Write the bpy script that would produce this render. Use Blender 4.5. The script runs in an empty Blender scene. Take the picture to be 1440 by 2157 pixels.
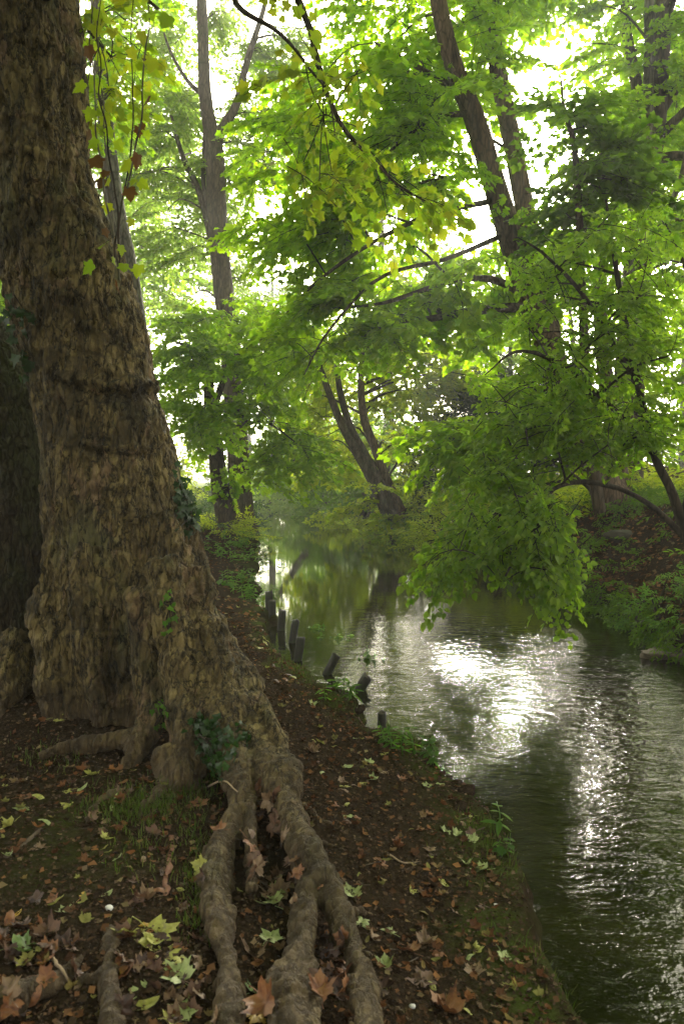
import bpy, bmesh, math, random
import numpy as np
from mathutils import Vector, Matrix
from mathutils.bvhtree import BVHTree

C = bpy.context.scene.collection
SC = bpy.context.scene
rad = math.radians

# ------------------------------------------------------------------ camera, sky, sun, exposure
EYE = np.array((0.0, 0.0, 1.5))
PITCH = rad(2.33)
cam_d = bpy.data.cameras.new('camera')
cam = bpy.data.objects.new('camera', cam_d)
C.objects.link(cam)
cam.location = EYE
cam.rotation_euler = (rad(90) - PITCH, 0, 0)
cam_d.lens = 28.0
cam_d.sensor_width = 36.0
cam_d.clip_start = 0.05
cam_d.clip_end = 2000.0
cam_d.dof.use_dof = True
cam_d.dof.focus_distance = 9.0
cam_d.dof.aperture_fstop = 5.6
SC.camera = cam

SUN_ELEV, SUN_AZ = rad(22), rad(11.5)          # azimuth measured from +Y towards +X
world = bpy.data.worlds.new('World')
SC.world = world
world.use_nodes = True
wn = world.node_tree
bg = wn.nodes['Background']
sky = wn.nodes.new('ShaderNodeTexSky')
sky.sky_type = 'NISHITA'
sky.sun_disc = False
sky.sun_elevation = SUN_ELEV
sky.sun_rotation = SUN_AZ
sky.air_density = 1.0
sky.dust_density = 5.0
hs = wn.nodes.new('ShaderNodeHueSaturation')   # an overcast, nearly colourless sky
hs.inputs['Saturation'].default_value = 0.22
wn.links.new(sky.outputs[0], hs.inputs['Color'])
wt = wn.nodes.new('ShaderNodeMix'); wt.data_type = 'RGBA'; wt.blend_type = 'MULTIPLY'
wt.inputs[0].default_value = 1.0; wt.inputs[7].default_value = (1.0, 0.955, 0.80, 1)   # warm morning mist
wn.links.new(hs.outputs[0], wt.inputs[6])
wn.links.new(wt.outputs[2], bg.inputs['Color'])
bg.inputs['Strength'].default_value = 0.15

sun_d = bpy.data.lights.new('sun', 'SUN')
sun_d.energy = 3.0
sun_d.angle = rad(8)
sun_d.color = (1.0, 0.93, 0.8)
sun = bpy.data.objects.new('sun', sun_d)
C.objects.link(sun)
sdir = Vector((math.sin(SUN_AZ) * math.cos(SUN_ELEV), math.cos(SUN_AZ) * math.cos(SUN_ELEV), math.sin(SUN_ELEV)))
sun.rotation_euler = sdir.to_track_quat('Z', 'Y').to_euler()
sun.location = sdir * 60

SC.view_settings.view_transform = 'Standard'
SC.view_settings.look = 'None'
SC.view_settings.gamma = 1.0
SC.view_settings.exposure = 2.38
SC.render.engine = 'CYCLES'
SC.cycles.max_bounces = 7
SC.cycles.diffuse_bounces = 4
SC.cycles.glossy_bounces = 3
SC.cycles.transmission_bounces = 5
SC.cycles.volume_bounces = 0
SC.cycles.caustics_reflective = False
SC.cycles.caustics_refractive = False
SC.cycles.sample_clamp_indirect = 6.0

# ------------------------------------------------------------------ helpers
FPX = 28.0 / 36.0 * 2157.0
def at(px, py, d):
    """A surveyed point: bearing and height angle of a photo point, at d metres north of the eye."""
    px, py, d = np.broadcast_arrays(np.asarray(px, float), np.asarray(py, float), np.asarray(d, float))
    a = (px - 720.0) / FPX
    b = (1078.5 - py) / FPX
    c, s = math.cos(PITCH), math.sin(PITCH)
    y = c + b * s
    z = -s + b * c
    k = d / y
    return np.stack([a * k, d, EYE[2] + z * k], -1)

def vnoise(P, seed=0):
    P = np.asarray(P, float)
    i = np.floor(P).astype(np.int64)
    f = P - i
    u = f * f * f * (f * (f * 6 - 15) + 10)
    def h(dx, dy, dz):
        n = (i[..., 0] + dx) * 374761393 + (i[..., 1] + dy) * 668265263 + (i[..., 2] + dz) * 1274126177 + seed * 974711
        n = (n ^ (n >> 13)) & 0xffffffff
        n = (n * 1274126177) & 0xffffffff
        n = n ^ (n >> 16)
        n = (n * 2246822519) & 0xffffffff
        n = n ^ (n >> 13)
        return (n & 0xffff) / 32767.5 - 1.0
    def mix(a, b, t): return a + (b - a) * t
    x00 = mix(h(0, 0, 0), h(1, 0, 0), u[..., 0]); x10 = mix(h(0, 1, 0), h(1, 1, 0), u[..., 0])
    x01 = mix(h(0, 0, 1), h(1, 0, 1), u[..., 0]); x11 = mix(h(0, 1, 1), h(1, 1, 1), u[..., 0])
    return mix(mix(x00, x10, u[..., 1]), mix(x01, x11, u[..., 1]), u[..., 2])

def fbm(P, seed=0, n=3):
    P = np.asarray(P, float)
    r, a = 0, 1.0
    for k in range(n):
        r = r + a * vnoise(P * 2.03 ** k + 17.3 * k, seed + k)
        a *= 0.5
    return r

def sstep(a, b, x):
    t = np.clip((np.asarray(x, float) - a) / (b - a), 0, 1)
    return t * t * (3 - 2 * t)

class Geo:
    """Collects vertices and faces; build() links them as ONE mesh object."""
    def __init__(self):
        self.v, self.f, self.n = [], [], 0
    def add(self, V, F, m=0, smooth=True):
        V = np.asarray(V, float).reshape(-1, 3)
        F = np.asarray(F, np.int64)
        if len(V) == 0 or len(F) == 0: return
        self.v.append(V)
        self.f.append((F + self.n, m, smooth))
        self.n += len(V)
    def mesh(self, name, mats, origin=(0, 0, 0)):
        V = np.concatenate(self.v) - np.asarray(origin, float)
        me = bpy.data.meshes.new(name)
        me.vertices.add(len(V))
        me.vertices.foreach_set('co', V.astype(np.float32).ravel())
        lv = np.concatenate([f.ravel() for f, m, s in self.f])
        tot = np.concatenate([np.full(len(f), f.shape[1]) for f, m, s in self.f])
        mi = np.concatenate([np.full(len(f), m) for f, m, s in self.f])
        sm = np.concatenate([np.full(len(f), s) for f, m, s in self.f])
        me.loops.add(len(lv))
        me.loops.foreach_set('vertex_index', lv.astype(np.int32))
        me.polygons.add(len(tot))
        me.polygons.foreach_set('loop_start', (np.cumsum(tot) - tot).astype(np.int32))
        me.polygons.foreach_set('material_index', mi.astype(np.int32))
        me.polygons.foreach_set('use_smooth', sm.astype(bool))
        for m in mats: me.materials.append(m)
        me.update(calc_edges=True)
        return me
    def build(self, name, mats, parent=None, origin=None):
        if parent is not None: origin = np.array(parent_origin(parent))
        elif origin is None: origin = (0, 0, 0)
        o = bpy.data.objects.new(name, self.mesh(name, mats, origin))
        C.objects.link(o)
        if parent is not None: o.parent = parent
        else: o.location = origin
        return o

def parent_origin(p):
    v = Vector(p.location)
    while p.parent is not None:
        p = p.parent
        v = v + Vector(p.location)
    return v

def tag(o, label=None, cat=None, group=None, kind=None):
    if label: o['label'] = label
    if cat: o['category'] = cat
    if group: o['group'] = group
    if kind: o['kind'] = kind
    return o

def thing(name, loc, label, cat, group=None):
    o = bpy.data.objects.new(name, None)
    o.empty_display_size = 0.2
    C.objects.link(o)
    o.location = [float(q) for q in loc]
    return tag(o, label, cat, group)

def dup(root, loc, rz=0.0, sc=1.0, label=None, group=None):
    r = root.copy(); C.objects.link(r)
    r.location = [float(q) for q in loc]; r.rotation_euler = (0, 0, rz); r.scale = (sc, sc, sc)
    if label: r['label'] = label
    if group: r['group'] = group
    for ch in list(root.children):
        c = ch.copy(); C.objects.link(c); c.parent = r
    return r

def spline(P, n):
    """Catmull-Rom through rows of P (any number of columns), n samples."""
    P = np.asarray(P, float)
    if len(P) == 2:
        t = np.linspace(0, 1, n)[:, None]
        return P[0] + (P[1] - P[0]) * t
    Q = np.vstack([2 * P[0] - P[1], P, 2 * P[-1] - P[-2]])
    t = np.linspace(0, len(P) - 1 - 1e-6, n)
    i = t.astype(int); f = (t - i)[:, None]
    p0, p1, p2, p3 = Q[i], Q[i + 1], Q[i + 2], Q[i + 3]
    return 0.5 * (2 * p1 + (p2 - p0) * f + (2 * p0 - 5 * p1 + 4 * p2 - p3) * f ** 2 + (3 * p1 - p0 - 3 * p2 + p3) * f ** 3)

def tube(P, R, sides=8, caps=True, rfun=None):
    P = np.asarray(P, float); n = len(P)
    R = np.broadcast_to(np.asarray(R, float), (n,))
    T = np.gradient(P, axis=0)
    T /= np.linalg.norm(T, axis=1)[:, None] + 1e-12
    N = np.zeros_like(P)
    ref = np.array((1.0, 0, 0)) if abs(T[0, 0]) < 0.8 else np.array((0, 1.0, 0))
    v = ref - T[0] * ref.dot(T[0]); N[0] = v / np.linalg.norm(v)
    for k in range(1, n):
        v = N[k - 1] - T[k] * N[k - 1].dot(T[k])
        N[k] = v / (np.linalg.norm(v) + 1e-12)
    B = np.cross(T, N)
    th = np.linspace(0, 2 * math.pi, sides, endpoint=False)
    rr = R[:, None] * np.ones((1, sides))
    if rfun is not None: rr = rr * rfun(np.linspace(0, 1, n)[:, None], th[None, :])
    V = P[:, None] + rr[..., None] * (np.cos(th)[None, :, None] * N[:, None] + np.sin(th)[None, :, None] * B[:, None])
    V = V.reshape(-1, 3)
    k = np.arange(n - 1)[:, None] * sides; j = np.arange(sides)[None, :]; j2 = (j + 1) % sides
    F = np.stack([k + j, k + j2, k + sides + j2, k + sides + j], -1).reshape(-1, 4)
    out = [(V, F)]
    if caps:
        V2 = np.vstack([V[:sides], P[:1], V[-sides:], P[-1:]])
        a = np.arange(sides); b = (a + 1) % sides
        F2 = np.vstack([np.stack([b, a, np.full(sides, sides)], -1), np.stack([a, b, np.full(sides, sides)], -1) + sides + 1])
        V2[sides] -= T[0] * R[0] * 0.15; V2[-1] += T[-1] * R[-1] * 0.15
        out.append((V2, F2))
    return out

def add_tube(g, P, R, sides=8, m=0, caps=True, rfun=None):
    for V, F in tube(P, R, sides, caps, rfun): g.add(V, F, m)

def closed_tube(P, R, sides=16, rfun=None):
    """One watertight tube (shared cap vertices) for remeshing."""
    (V, F), = tube(P, R, sides, False, rfun)
    n = len(V)
    V = np.vstack([V, P[0], P[-1]])
    a = np.arange(sides); b = (a + 1) % sides
    F = [list(q) for q in F] + [[int(q[1]), int(q[0]), n] for q in zip(a, b)] + [[int(n - sides + q[0]), int(n - sides + q[1]), n + 1] for q in zip(a, b)]
    return V, F

def norm(v):
    v = np.asarray(v, float)
    return v / (np.linalg.norm(v, axis=-1, keepdims=True) + 1e-12)

def frames(fwd, up):
    """Rotation matrices whose columns are side, forward, up (leaf X, Y, Z)."""
    f = norm(fwd); s = norm(np.cross(f, up)); u = np.cross(s, f)
    return np.stack([s, f, u], -1)

# ------------------------------------------------------------------ materials
def mat(name):
    m = bpy.data.materials.new(name); m.use_nodes = True
    nt = m.node_tree; nt.nodes.clear()
    out = nt.nodes.new('ShaderNodeOutputMaterial')
    return m, nt, out
def nd(nt, t, **kw):
    n = nt.nodes.new(t)
    for k, v in kw.items():
        if k.startswith('i_'):
            n.inputs[k[2:].replace('_', ' ')].default_value = v
        else: setattr(n, k, v)
    return n
def ramp(nt, fac, stops, interp='LINEAR'):
    r = nt.nodes.new('ShaderNodeValToRGB'); r.color_ramp.interpolation = interp
    e = r.color_ramp.elements
    while len(e) < len(stops): e.new(0.5)
    for k, (p, c) in enumerate(stops):
        e[k].position = p
        e[k].color = (c[0], c[1], c[2], 1) if len(c) == 3 else c
    nt.links.new(fac, r.inputs[0])
    return r.outputs[0]
def coord(nt, scale=(1, 1, 1), kind='Object'):
    tc = nt.nodes.new('ShaderNodeTexCoord'); mp = nt.nodes.new('ShaderNodeMapping')
    mp.inputs['Scale'].default_value = scale
    nt.links.new(tc.outputs[kind], mp.inputs[0])
    return mp.outputs[0]
def noise(nt, vec, scale, detail=4, rough=0.6, dist=0.0):
    n = nd(nt, 'ShaderNodeTexNoise', i_Scale=scale, i_Detail=detail, i_Roughness=rough, i_Distortion=dist)
    nt.links.new(vec, n.inputs['Vector'])
    return n.outputs[0]
def mixc(nt, fac, a, b, mode='MIX'):
    n = nt.nodes.new('ShaderNodeMix'); n.data_type = 'RGBA'; n.blend_type = mode
    for s, v in ((n.inputs[0], fac), (n.inputs[6], a), (n.inputs[7], b)):
        if hasattr(v, 'links'): nt.links.new(v, s)
        elif isinstance(v, (int, float)): s.default_value = v
        else: s.default_value = (v[0], v[1], v[2], 1)
    return n.outputs[2]
def mathn(nt, op, a, b=0.0, c=None):
    n = nt.nodes.new('ShaderNodeMath'); n.operation = op
    for s, v in zip(n.inputs, (a, b) if c is None else (a, b, c)):
        if hasattr(v, 'links'): nt.links.new(v, s)
        else: s.default_value = v
    return n.outputs[0]

def leaf_mat(name, stops, trans, tmix=0.5, rough=0.55, spec=0.12):
    """Leaf: each leaf its own hue, light passes through the blade."""
    m, nt, out = mat(name)
    g = nt.nodes.new('ShaderNodeNewGeometry')
    rnd = g.outputs['Random Per Island']
    col = ramp(nt, rnd, [(k / max(1, len(stops) - 1), c) for k, c in enumerate(stops)])
    tcol = ramp(nt, rnd, [(k / max(1, len(trans) - 1), c) for k, c in enumerate(trans)])
    v = noise(nt, coord(nt), 9.0, 3, 0.6)
    col = mixc(nt, mathn(nt, 'MULTIPLY', v, 0.5), col, (0.02, 0.03, 0.008), 'MIX')
    p = nd(nt, 'ShaderNodeBsdfPrincipled', i_Roughness=rough)
    p.inputs['Specular IOR Level'].default_value = spec
    nt.links.new(col, p.inputs['Base Color'])
    t = nt.nodes.new('ShaderNodeBsdfTranslucent'); nt.links.new(tcol, t.inputs[0])
    mx = nt.nodes.new('ShaderNodeMixShader'); mx.inputs[0].default_value = tmix
    nt.links.new(p.outputs[0], mx.inputs[1]); nt.links.new(t.outputs[0], mx.inputs[2])
    nt.links.new(mx.outputs[0], out.inputs[0])
    return m

def bark_mat(name, dark, mid, light, zscale=0.25, scale=9.0, bump=0.6, moss=0.0):
    m, nt, out = mat(name)
    v = coord(nt, (1, 1, zscale))
    n1 = noise(nt, v, scale, 6, 0.65, 0.6)
    col = ramp(nt, n1, [(0.3, dark), (0.52, mid), (0.75, light)])
    n2 = noise(nt, coord(nt), 1.3, 4, 0.6)
    if moss > 0:
        f = ramp(nt, n2, [(0.62 - 0.25 * moss, (0, 0, 0)), (0.8 - 0.2 * moss, (1, 1, 1))])
        col = mixc(nt, mathn(nt, 'MULTIPLY', f, 0.75), col, (0.045, 0.06, 0.016))
    vo = nd(nt, 'ShaderNodeTexVoronoi', feature='DISTANCE_TO_EDGE', i_Scale=scale * 1.6)
    mpd = nt.nodes.new('ShaderNodeMix'); mpd.data_type = 'VECTOR'; mpd.inputs[0].default_value = 0.12
    nz = nd(nt, 'ShaderNodeTexNoise', i_Scale=scale * 0.8); nt.links.new(v, nz.inputs['Vector'])
    nt.links.new(v, mpd.inputs[4]); nt.links.new(nz.outputs['Color'], mpd.inputs[5])
    nt.links.new(mpd.outputs[1], vo.inputs['Vector'])
    cr = ramp(nt, vo.outputs['Distance'], [(0.0, (0.15, 0.15, 0.15)), (0.13, (1, 1, 1))])
    col = mixc(nt, 0.75, col, cr, 'MULTIPLY')
    p = nd(nt, 'ShaderNodeBsdfPrincipled', i_Roughness=0.85)
    p.inputs['Specular IOR Level'].default_value = 0.2
    nt.links.new(col, p.inputs['Base Color'])
    b = nd(nt, 'ShaderNodeBump', i_Strength=bump, i_Distance=0.03)
    h = mathn(nt, 'ADD', n1, mathn(nt, 'MULTIPLY', vo.outputs['Distance'], 1.5))
    nt.links.new(h, b.inputs['Height']); nt.links.new(b.outputs[0], p.inputs['Normal'])
    nt.links.new(p.outputs[0], out.inputs[0])
    return m

M = {}
M['bark'] = bark_mat('dark_bark', (0.025, 0.019, 0.013), (0.075, 0.055, 0.036), (0.15, 0.115, 0.075), moss=0.35)
M['bark_grey'] = bark_mat('grey_bark', (0.05, 0.045, 0.036), (0.12, 0.105, 0.08), (0.2, 0.175, 0.13), moss=0.25)
M['bark_brown'] = bark_mat('brown_bark', (0.035, 0.022, 0.014), (0.11, 0.072, 0.046), (0.2, 0.135, 0.085), moss=0.1)
M['twig'] = bark_mat('twig_bark', (0.015, 0.012, 0.009), (0.04, 0.03, 0.02), (0.08, 0.06, 0.04), bump=0.1)
G_ = [(0.075, 0.13, 0.010), (0.10, 0.165, 0.012), (0.135, 0.195, 0.014), (0.11, 0.17, 0.012)]
T_ = [(0.30, 0.60, 0.008), (0.44, 0.74, 0.010), (0.56, 0.84, 0.014), (0.38, 0.68, 0.010)]
M['maple'] = leaf_mat('maple_leaf', G_, T_)
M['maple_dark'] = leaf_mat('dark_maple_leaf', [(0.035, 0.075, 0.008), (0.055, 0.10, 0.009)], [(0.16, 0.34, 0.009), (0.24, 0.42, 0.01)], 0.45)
M['lime'] = leaf_mat('lime_leaf', [(0.08, 0.13, 0.014), (0.105, 0.16, 0.018), (0.13, 0.18, 0.022)],
                     [(0.26, 0.52, 0.014), (0.36, 0.62, 0.018), (0.45, 0.70, 0.02)], 0.5, 0.5, 0.18)
M['bright'] = leaf_mat('sun_tinted_maple_leaf', [(0.12, 0.18, 0.012), (0.15, 0.21, 0.014), (0.18, 0.22, 0.016)],
                       [(0.48, 0.68, 0.014), (0.58, 0.74, 0.018), (0.68, 0.78, 0.024)])  # brighter copy of the maple leaf, sunlight put into its colour
M['plane'] = leaf_mat('plane_leaf', [(0.09, 0.15, 0.014), (0.13, 0.18, 0.016), (0.12, 0.18, 0.015), (0.16, 0.18, 0.016), (0.13, 0.17, 0.016)],
                      [(0.34, 0.58, 0.014), (0.5, 0.68, 0.018), (0.45, 0.64, 0.018), (0.58, 0.62, 0.022), (0.43, 0.62, 0.018)])
M['dead'] = leaf_mat('dead_leaf', [(0.07, 0.03, 0.015), (0.12, 0.06, 0.02)], [(0.2, 0.08, 0.02), (0.25, 0.13, 0.03)], 0.3)
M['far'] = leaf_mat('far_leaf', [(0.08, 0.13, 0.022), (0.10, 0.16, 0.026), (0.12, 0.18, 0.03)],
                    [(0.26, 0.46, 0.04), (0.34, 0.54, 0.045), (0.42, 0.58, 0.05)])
M['yew'] = leaf_mat('yew_needle', [(0.014, 0.028, 0.016), (0.02, 0.036, 0.02)], [(0.02, 0.05, 0.02), (0.03, 0.06, 0.02)], 0.2)
M['ivy'] = leaf_mat('ivy_leaf', [(0.012, 0.032, 0.010), (0.022, 0.05, 0.013)], [(0.03, 0.1, 0.01), (0.05, 0.14, 0.012)], 0.3, 0.3, 0.5)
M['herb'] = leaf_mat('herb_leaf', [(0.045, 0.10, 0.02), (0.06, 0.13, 0.025), (0.08, 0.15, 0.03)],
                     [(0.13, 0.32, 0.03), (0.2, 0.4, 0.04), (0.25, 0.45, 0.05)])
M['grass'] = leaf_mat('grass_blade', [(0.04, 0.07, 0.012), (0.065, 0.1, 0.015), (0.1, 0.1, 0.03)], [(0.1, 0.2, 0.02), (0.16, 0.25, 0.02), (0.2, 0.2, 0.05)], 0.35)
# ------------------------------------------------------------------ leaf shapes (stem at origin, tip along +Y, face +Z)
def leaf_fan(outline, cz, centre=(0, 0.32)):
    O = np.array([(x, y, 0.0) for x, y in outline])
    O[:, 2] = 0.10 * np.abs(O[:, 0]) - 0.14 * O[:, 1] ** 2
    V = np.vstack([O, [centre[0], centre[1], cz]])
    k = len(O)
    F = np.array([(a, (a + 1) % k, k) for a in range(k)])
    return V, F
MAPLE = leaf_fan([(0, .03), (.38, -.03), (.34, .19), (.57, .46), (.29, .55), (.17, .8), (0, 1), (-.17, .8), (-.29, .55), (-.57, .46), (-.34, .19), (-.38, -.03)], -0.03)
LIME = (np.array([(0, 0, 0), (.36, .22, .07), (.33, .6, .04), (0, 1, -.16), (-.33, .6, .04), (-.36, .22, .07), (0, .45, -.03)]),
        np.array([(0, 1, 6), (1, 2, 6), (2, 3, 6), (3, 4, 6), (4, 5, 6), (5, 0, 6)]))
LANCE = (np.array([(0, 0, 0), (.16, .3, .04), (.13, .65, 0), (0, 1, -.16), (-.13, .65, 0), (-.16, .3, .04)]),
         np.array([(0, 1, 2), (0, 2, 3), (0, 3, 4), (0, 4, 5)]))
DIAM = (np.array([(0, 0, 0), (.38, .45, .06), (0, 1, -.1), (-.38, .5, .06)]), np.array([(0, 1, 2), (0, 2, 3)]))
half = [(0, .02), (.16, -.05), (.40, -.02), (.36, .10), (.42, .17), (.36, .22), (.40, .31), (.60, .47), (.47, .48), (.46, .56), (.37, .54), (.27, .53), (.29, .64), (.20, .70), (.19, .79), (.09, .84)]
full = half + [(0, 1.0)] + [(-x, y) for x, y in half[:0:-1]]
PLANE = leaf_fan(full, -0.03)
IVY = leaf_fan([(0, .05), (.38, 0), (.3, .3), (.42, .5), (.15, .55), (0, 1), (-.15, .55), (-.42, .5), (-.3, .3), (-.38, 0)], 0.02)
NEEDLE = (np.array([(0, 0, 0), (.1, .5, 0), (0, 1, -.05), (-.1, .5, 0)]), np.array([(0, 1, 2), (0, 2, 3)]))

def place_leaves(shape, pos, fwd, up, size):
    V0, F0 = shape
    R = frames(fwd, up) * np.asarray(size, float).reshape(-1, 1, 1)
    V = np.einsum('nij,kj->nki', R, V0) + np.asarray(pos)[:, None]
    F = F0[None] + (np.arange(len(pos)) * len(V0))[:, None, None]
    return V.reshape(-1, 3), F.reshape(-1, F0.shape[1])

# ------------------------------------------------------------------ sprays: a leafy twig fan, +X is its direction
def make_spray(seed, L=1.2, ls=0.12, shape=MAPLE, droop=0.25, spread=0.45, tilt=0.42, step=0.75, twigs=True):
    r = np.random.default_rng(seed)
    pos, fwd, up, size = [], [], [], []
    tv, tf, tn = [], [], 0
    def twig(P, R):
        nonlocal tn
        (V, F), = tube(P, R, 3, False)
        tv.append(V); tf.append(F + tn); tn += len(V)
    def leaf(p, ang, k=1.0):
        f = np.array((math.cos(ang), math.sin(ang), -abs(r.normal(0.35, 0.3))))
        u = np.array((r.normal(0, tilt), r.normal(0, tilt), 1.0))
        pos.append(p); fwd.append(f); up.append(u); size.append(ls * k * r.uniform(0.65, 1.15))
    bend = r.normal(0, 0.12)
    def main(t): return np.array((L * t, bend * L * t * t, -droop * L * t * t))
    n = max(4, int(L / (ls * 0.95)))
    if twigs: twig(np.array([main(t) for t in np.linspace(0, 1, 5)]), np.linspace(0.006, 0.002, 5) * L)
    for i in range(n):
        t = 0.1 + 0.9 * (i + 0.5) / n
        p = main(t)
        for s in (-1, 1):
            l = L * spread * (1 - t) ** 0.7 * r.uniform(0.6, 1.2) + ls * 0.4
            a = s * (rad(52) + r.normal(0, 0.18)) * (1 - 0.35 * t)
            if r.random() < 0.15: continue
            if l > ls * 1.3:
                dz = r.normal(-0.12, 0.16)
                def sd(u, p=p, a=a, l=l, dz=dz):
                    return p + np.array((math.cos(a) * l * u, math.sin(a) * l * u, dz * l * u - droop * 0.6 * l * u * u))
                if twigs: twig(np.array([sd(0), sd(0.5), sd(1)]), np.array((0.003, 0.0022, 0.0012)) * L)
                m = max(1, int(l / (ls * step)))
                for j in range(m):
                    u = (j + 0.6) / m
                    for s2 in (-1, 1):
                        if r.random() < 0.12: continue
                        leaf(sd(u) + r.normal(0, ls * 0.12, 3), a + s2 * (rad(50) + r.normal(0, 0.3)))
                leaf(sd(1), a + r.normal(0, 0.3), 1.1)
            else:
                leaf(p, a + r.normal(0, 0.2))
    leaf(main(1), r.normal(0, 0.2), 1.2)
    V, F = place_leaves(shape, np.array(pos), np.array(fwd), np.array(up), np.array(size))
    T = (np.concatenate(tv), np.concatenate(tf)) if tv else None
    return V, F, T, len(pos)

SPRAY = {
    'maple': [make_spray(10 + k, 1.3, 0.116, MAPLE, 0.28, 0.43, 0.5, 0.85) for k in range(7)],
    'lime': [make_spray(30 + k, 0.95, 0.085, LIME, 0.3, 0.30, 0.45, 0.72) for k in range(7)],
    'plane': [make_spray(50 + k, 0.75, 0.09, PLANE, 0.4, 0.36, 0.75, 1.25) for k in range(5)],
    'far': [make_spray(70 + k, 1.9, 0.21, DIAM, 0.25, 0.45, 0.55, 0.75, False) for k in range(6)],
    'mid': [make_spray(80 + k, 1.5, 0.13, DIAM, 0.3, 0.45, 0.5, 0.75) for k in range(6)],
    'lance': [make_spray(90 + k, 0.9, 0.1, LANCE, 0.35, 0.42, 0.45, 0.6) for k in range(5)],
    'yew': [make_spray(100 + k, 1.1, 0.11, NEEDLE, 0.5, 0.4, 0.4, 0.35) for k in range(4)],
    'herb': [make_spray(110 + k, 0.42, 0.075, LANCE, 0.3, 0.35, 0.4, 0.6) for k in range(5)],
    'shade': [make_spray(120 + k, 2.2, 0.36, DIAM, 0.2, 0.45, 0.4, 0.8, False) for k in range(4)],
}

def put_sprays(g, kind, pos, fwd, rng, scale=(0.8, 1.2), roll=0.25, ml=0, mt=1):
    """Add sprays to g; X of the spray follows fwd, its flat side faces roughly up."""
    pos = np.asarray(pos, float); fwd = norm(fwd)
    n = len(pos)
    up = np.stack([rng.normal(0, roll, n), rng.normal(0, roll, n), np.ones(n)], -1)
    side = norm(np.cross(up, fwd)); u2 = np.cross(fwd, side)
    R = np.stack([fwd, side, u2], -1) * rng.uniform(*scale, n)[:, None, None]
    pick = rng.integers(0, len(SPRAY[kind]), n)
    for k, (V0, F0, T, _) in enumerate(SPRAY[kind]):
        I = np.where(pick == k)[0]
        if not len(I): continue
        V = (np.einsum('nij,kj->nki', R[I], V0) + pos[I][:, None]).reshape(-1, 3)
        F = (F0[None] + (np.arange(len(I)) * len(V0))[:, None, None]).reshape(-1, 3)
        g.add(V, F, ml, False)
        if T is not None and mt is not None:
            V = (np.einsum('nij,kj->nki', R[I], T[0]) + pos[I][:, None]).reshape(-1, 3)
            F = (T[1][None] + (np.arange(len(I)) * len(T[0]))[:, None, None]).reshape(-1, 4)
            g.add(V, F, mt)

def in_poly(P, poly):
    x, y = P[:, 0], P[:, 1]
    poly = np.asarray(poly, float); q = np.roll(poly, -1, 0)
    c = np.zeros(len(P), bool)
    for (x1, y1), (x2, y2) in zip(poly, q):
        if y1 == y2: continue
        c ^= ((y1 > y) != (y2 > y)) & (x < (x2 - x1) * (y - y1) / (y2 - y1) + x1)
    return c

def region(rng, poly, n, d0, d1, holes=(), clump=0.0):
    """Spread n twig anchors through a leafy volume."""
    poly = np.asarray(poly, float); lo, hi = poly.min(0), poly.max(0)
    out = []
    while len(out) < n:
        P = rng.uniform(lo, hi, (n * 4, 2))
        k = in_poly(P, poly)
        for hx, hy, rx, ry in holes:
            k &= ((P[:, 0] - hx) / rx) ** 2 + ((P[:, 1] - hy) / ry) ** 2 > 1
        if clump > 0:
            w = vnoise(np.stack([P[:, 0] / 75, P[:, 1] / 48, np.full(len(P), d0)], -1), 5)
            k &= w * clump + rng.uniform(0, 1, len(P)) * (1 - clump * .5) > 0.1
        out += list(P[k])
    P = np.array(out[:n])
    return at(P[:, 0], P[:, 1], rng.uniform(d0, d1, n))

def limb_curve(p, c, lift, n=7, rng=None):
    d = np.linalg.norm(c - p)
    m = (p + c) / 2 + np.array((0, 0, lift * d))
    if rng is not None: m = m + rng.normal(0, 0.05 * d, 3)
    return spline(np.array([p, m, c]), n)

def crown(root, stems, anchors, kind, leaf, rng, bark='twig', per=9, lift=0.12, outward=0.9, jitter=0.8, dz=-0.1,
          scale=(0.8, 1.2), back=0.35, limb_r=1.0, name='crown', twig_sides=4, max_r=0.09, roll=0.25):
    """Leaves on twigs on limbs that spring from the stems; one mesh."""
    g = Geo()
    A = np.asarray(anchors, float)
    S = np.concatenate([np.asarray(s)[:, :4] for s in stems])
    k = max(1, len(A) // per)
    cen = A[rng.choice(len(A), k, False)]
    for _ in range(3):
        own = np.argmin(((A[:, None] - cen[None]) ** 2).sum(-1), 1)
        cen = np.array([A[own == i].mean(0) if (own == i).any() else cen[i] for i in range(k)])
    L0 = SPRAY[kind][0][0][:, 0].max()
    src = np.zeros_like(A)
    for i in range(k):
        c = cen[i]
        v = c - S[:, :3]
        dist = np.linalg.norm(v, axis=1)
        cost = dist + 1.2 * np.maximum(0, 0.25 * np.linalg.norm(v[:, :2], axis=1) - v[:, 2])
        j = int(np.argmin(cost))
        p = S[j, :3]
        r0 = min(S[j, 3] * 0.55, 0.012 + 0.011 * dist[j], max_r) * limb_r
        P = limb_curve(p, c, lift, 8, rng)
        add_tube(g, P, np.linspace(r0, max(0.007, r0 * 0.25), 8), 6, 1, False)
        for a in np.where(own == i)[0]:
            q = P[int(np.argmin(np.linalg.norm(P[3:] - A[a], axis=1))) + 3]
            src[a] = q
            if np.linalg.norm(A[a] - q) > 0.1:
                add_tube(g, limb_curve(q, A[a], 0.08, 4, rng), np.linspace(max(0.005, r0 * 0.25), 0.004, 4), twig_sides, 1, False)
    ax = S[:, :2].mean(0)
    rad_dir = norm(np.c_[A[:, :2] - ax, np.zeros(len(A))]) * outward
    own_dir = norm((A - src) * (1, 1, 0.4) + 1e-6)
    f = rad_dir + own_dir * 0.8 + rng.normal(0, jitter, A.shape) * (1, 1, 0.25)
    f[:, 2] = f[:, 2] * 0.5 + dz
    f = norm(f)
    put_sprays(g, kind, A - f * L0 * back, f, rng, scale, roll)
    return g.build(name, [M[leaf], M[bark]], root)

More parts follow.
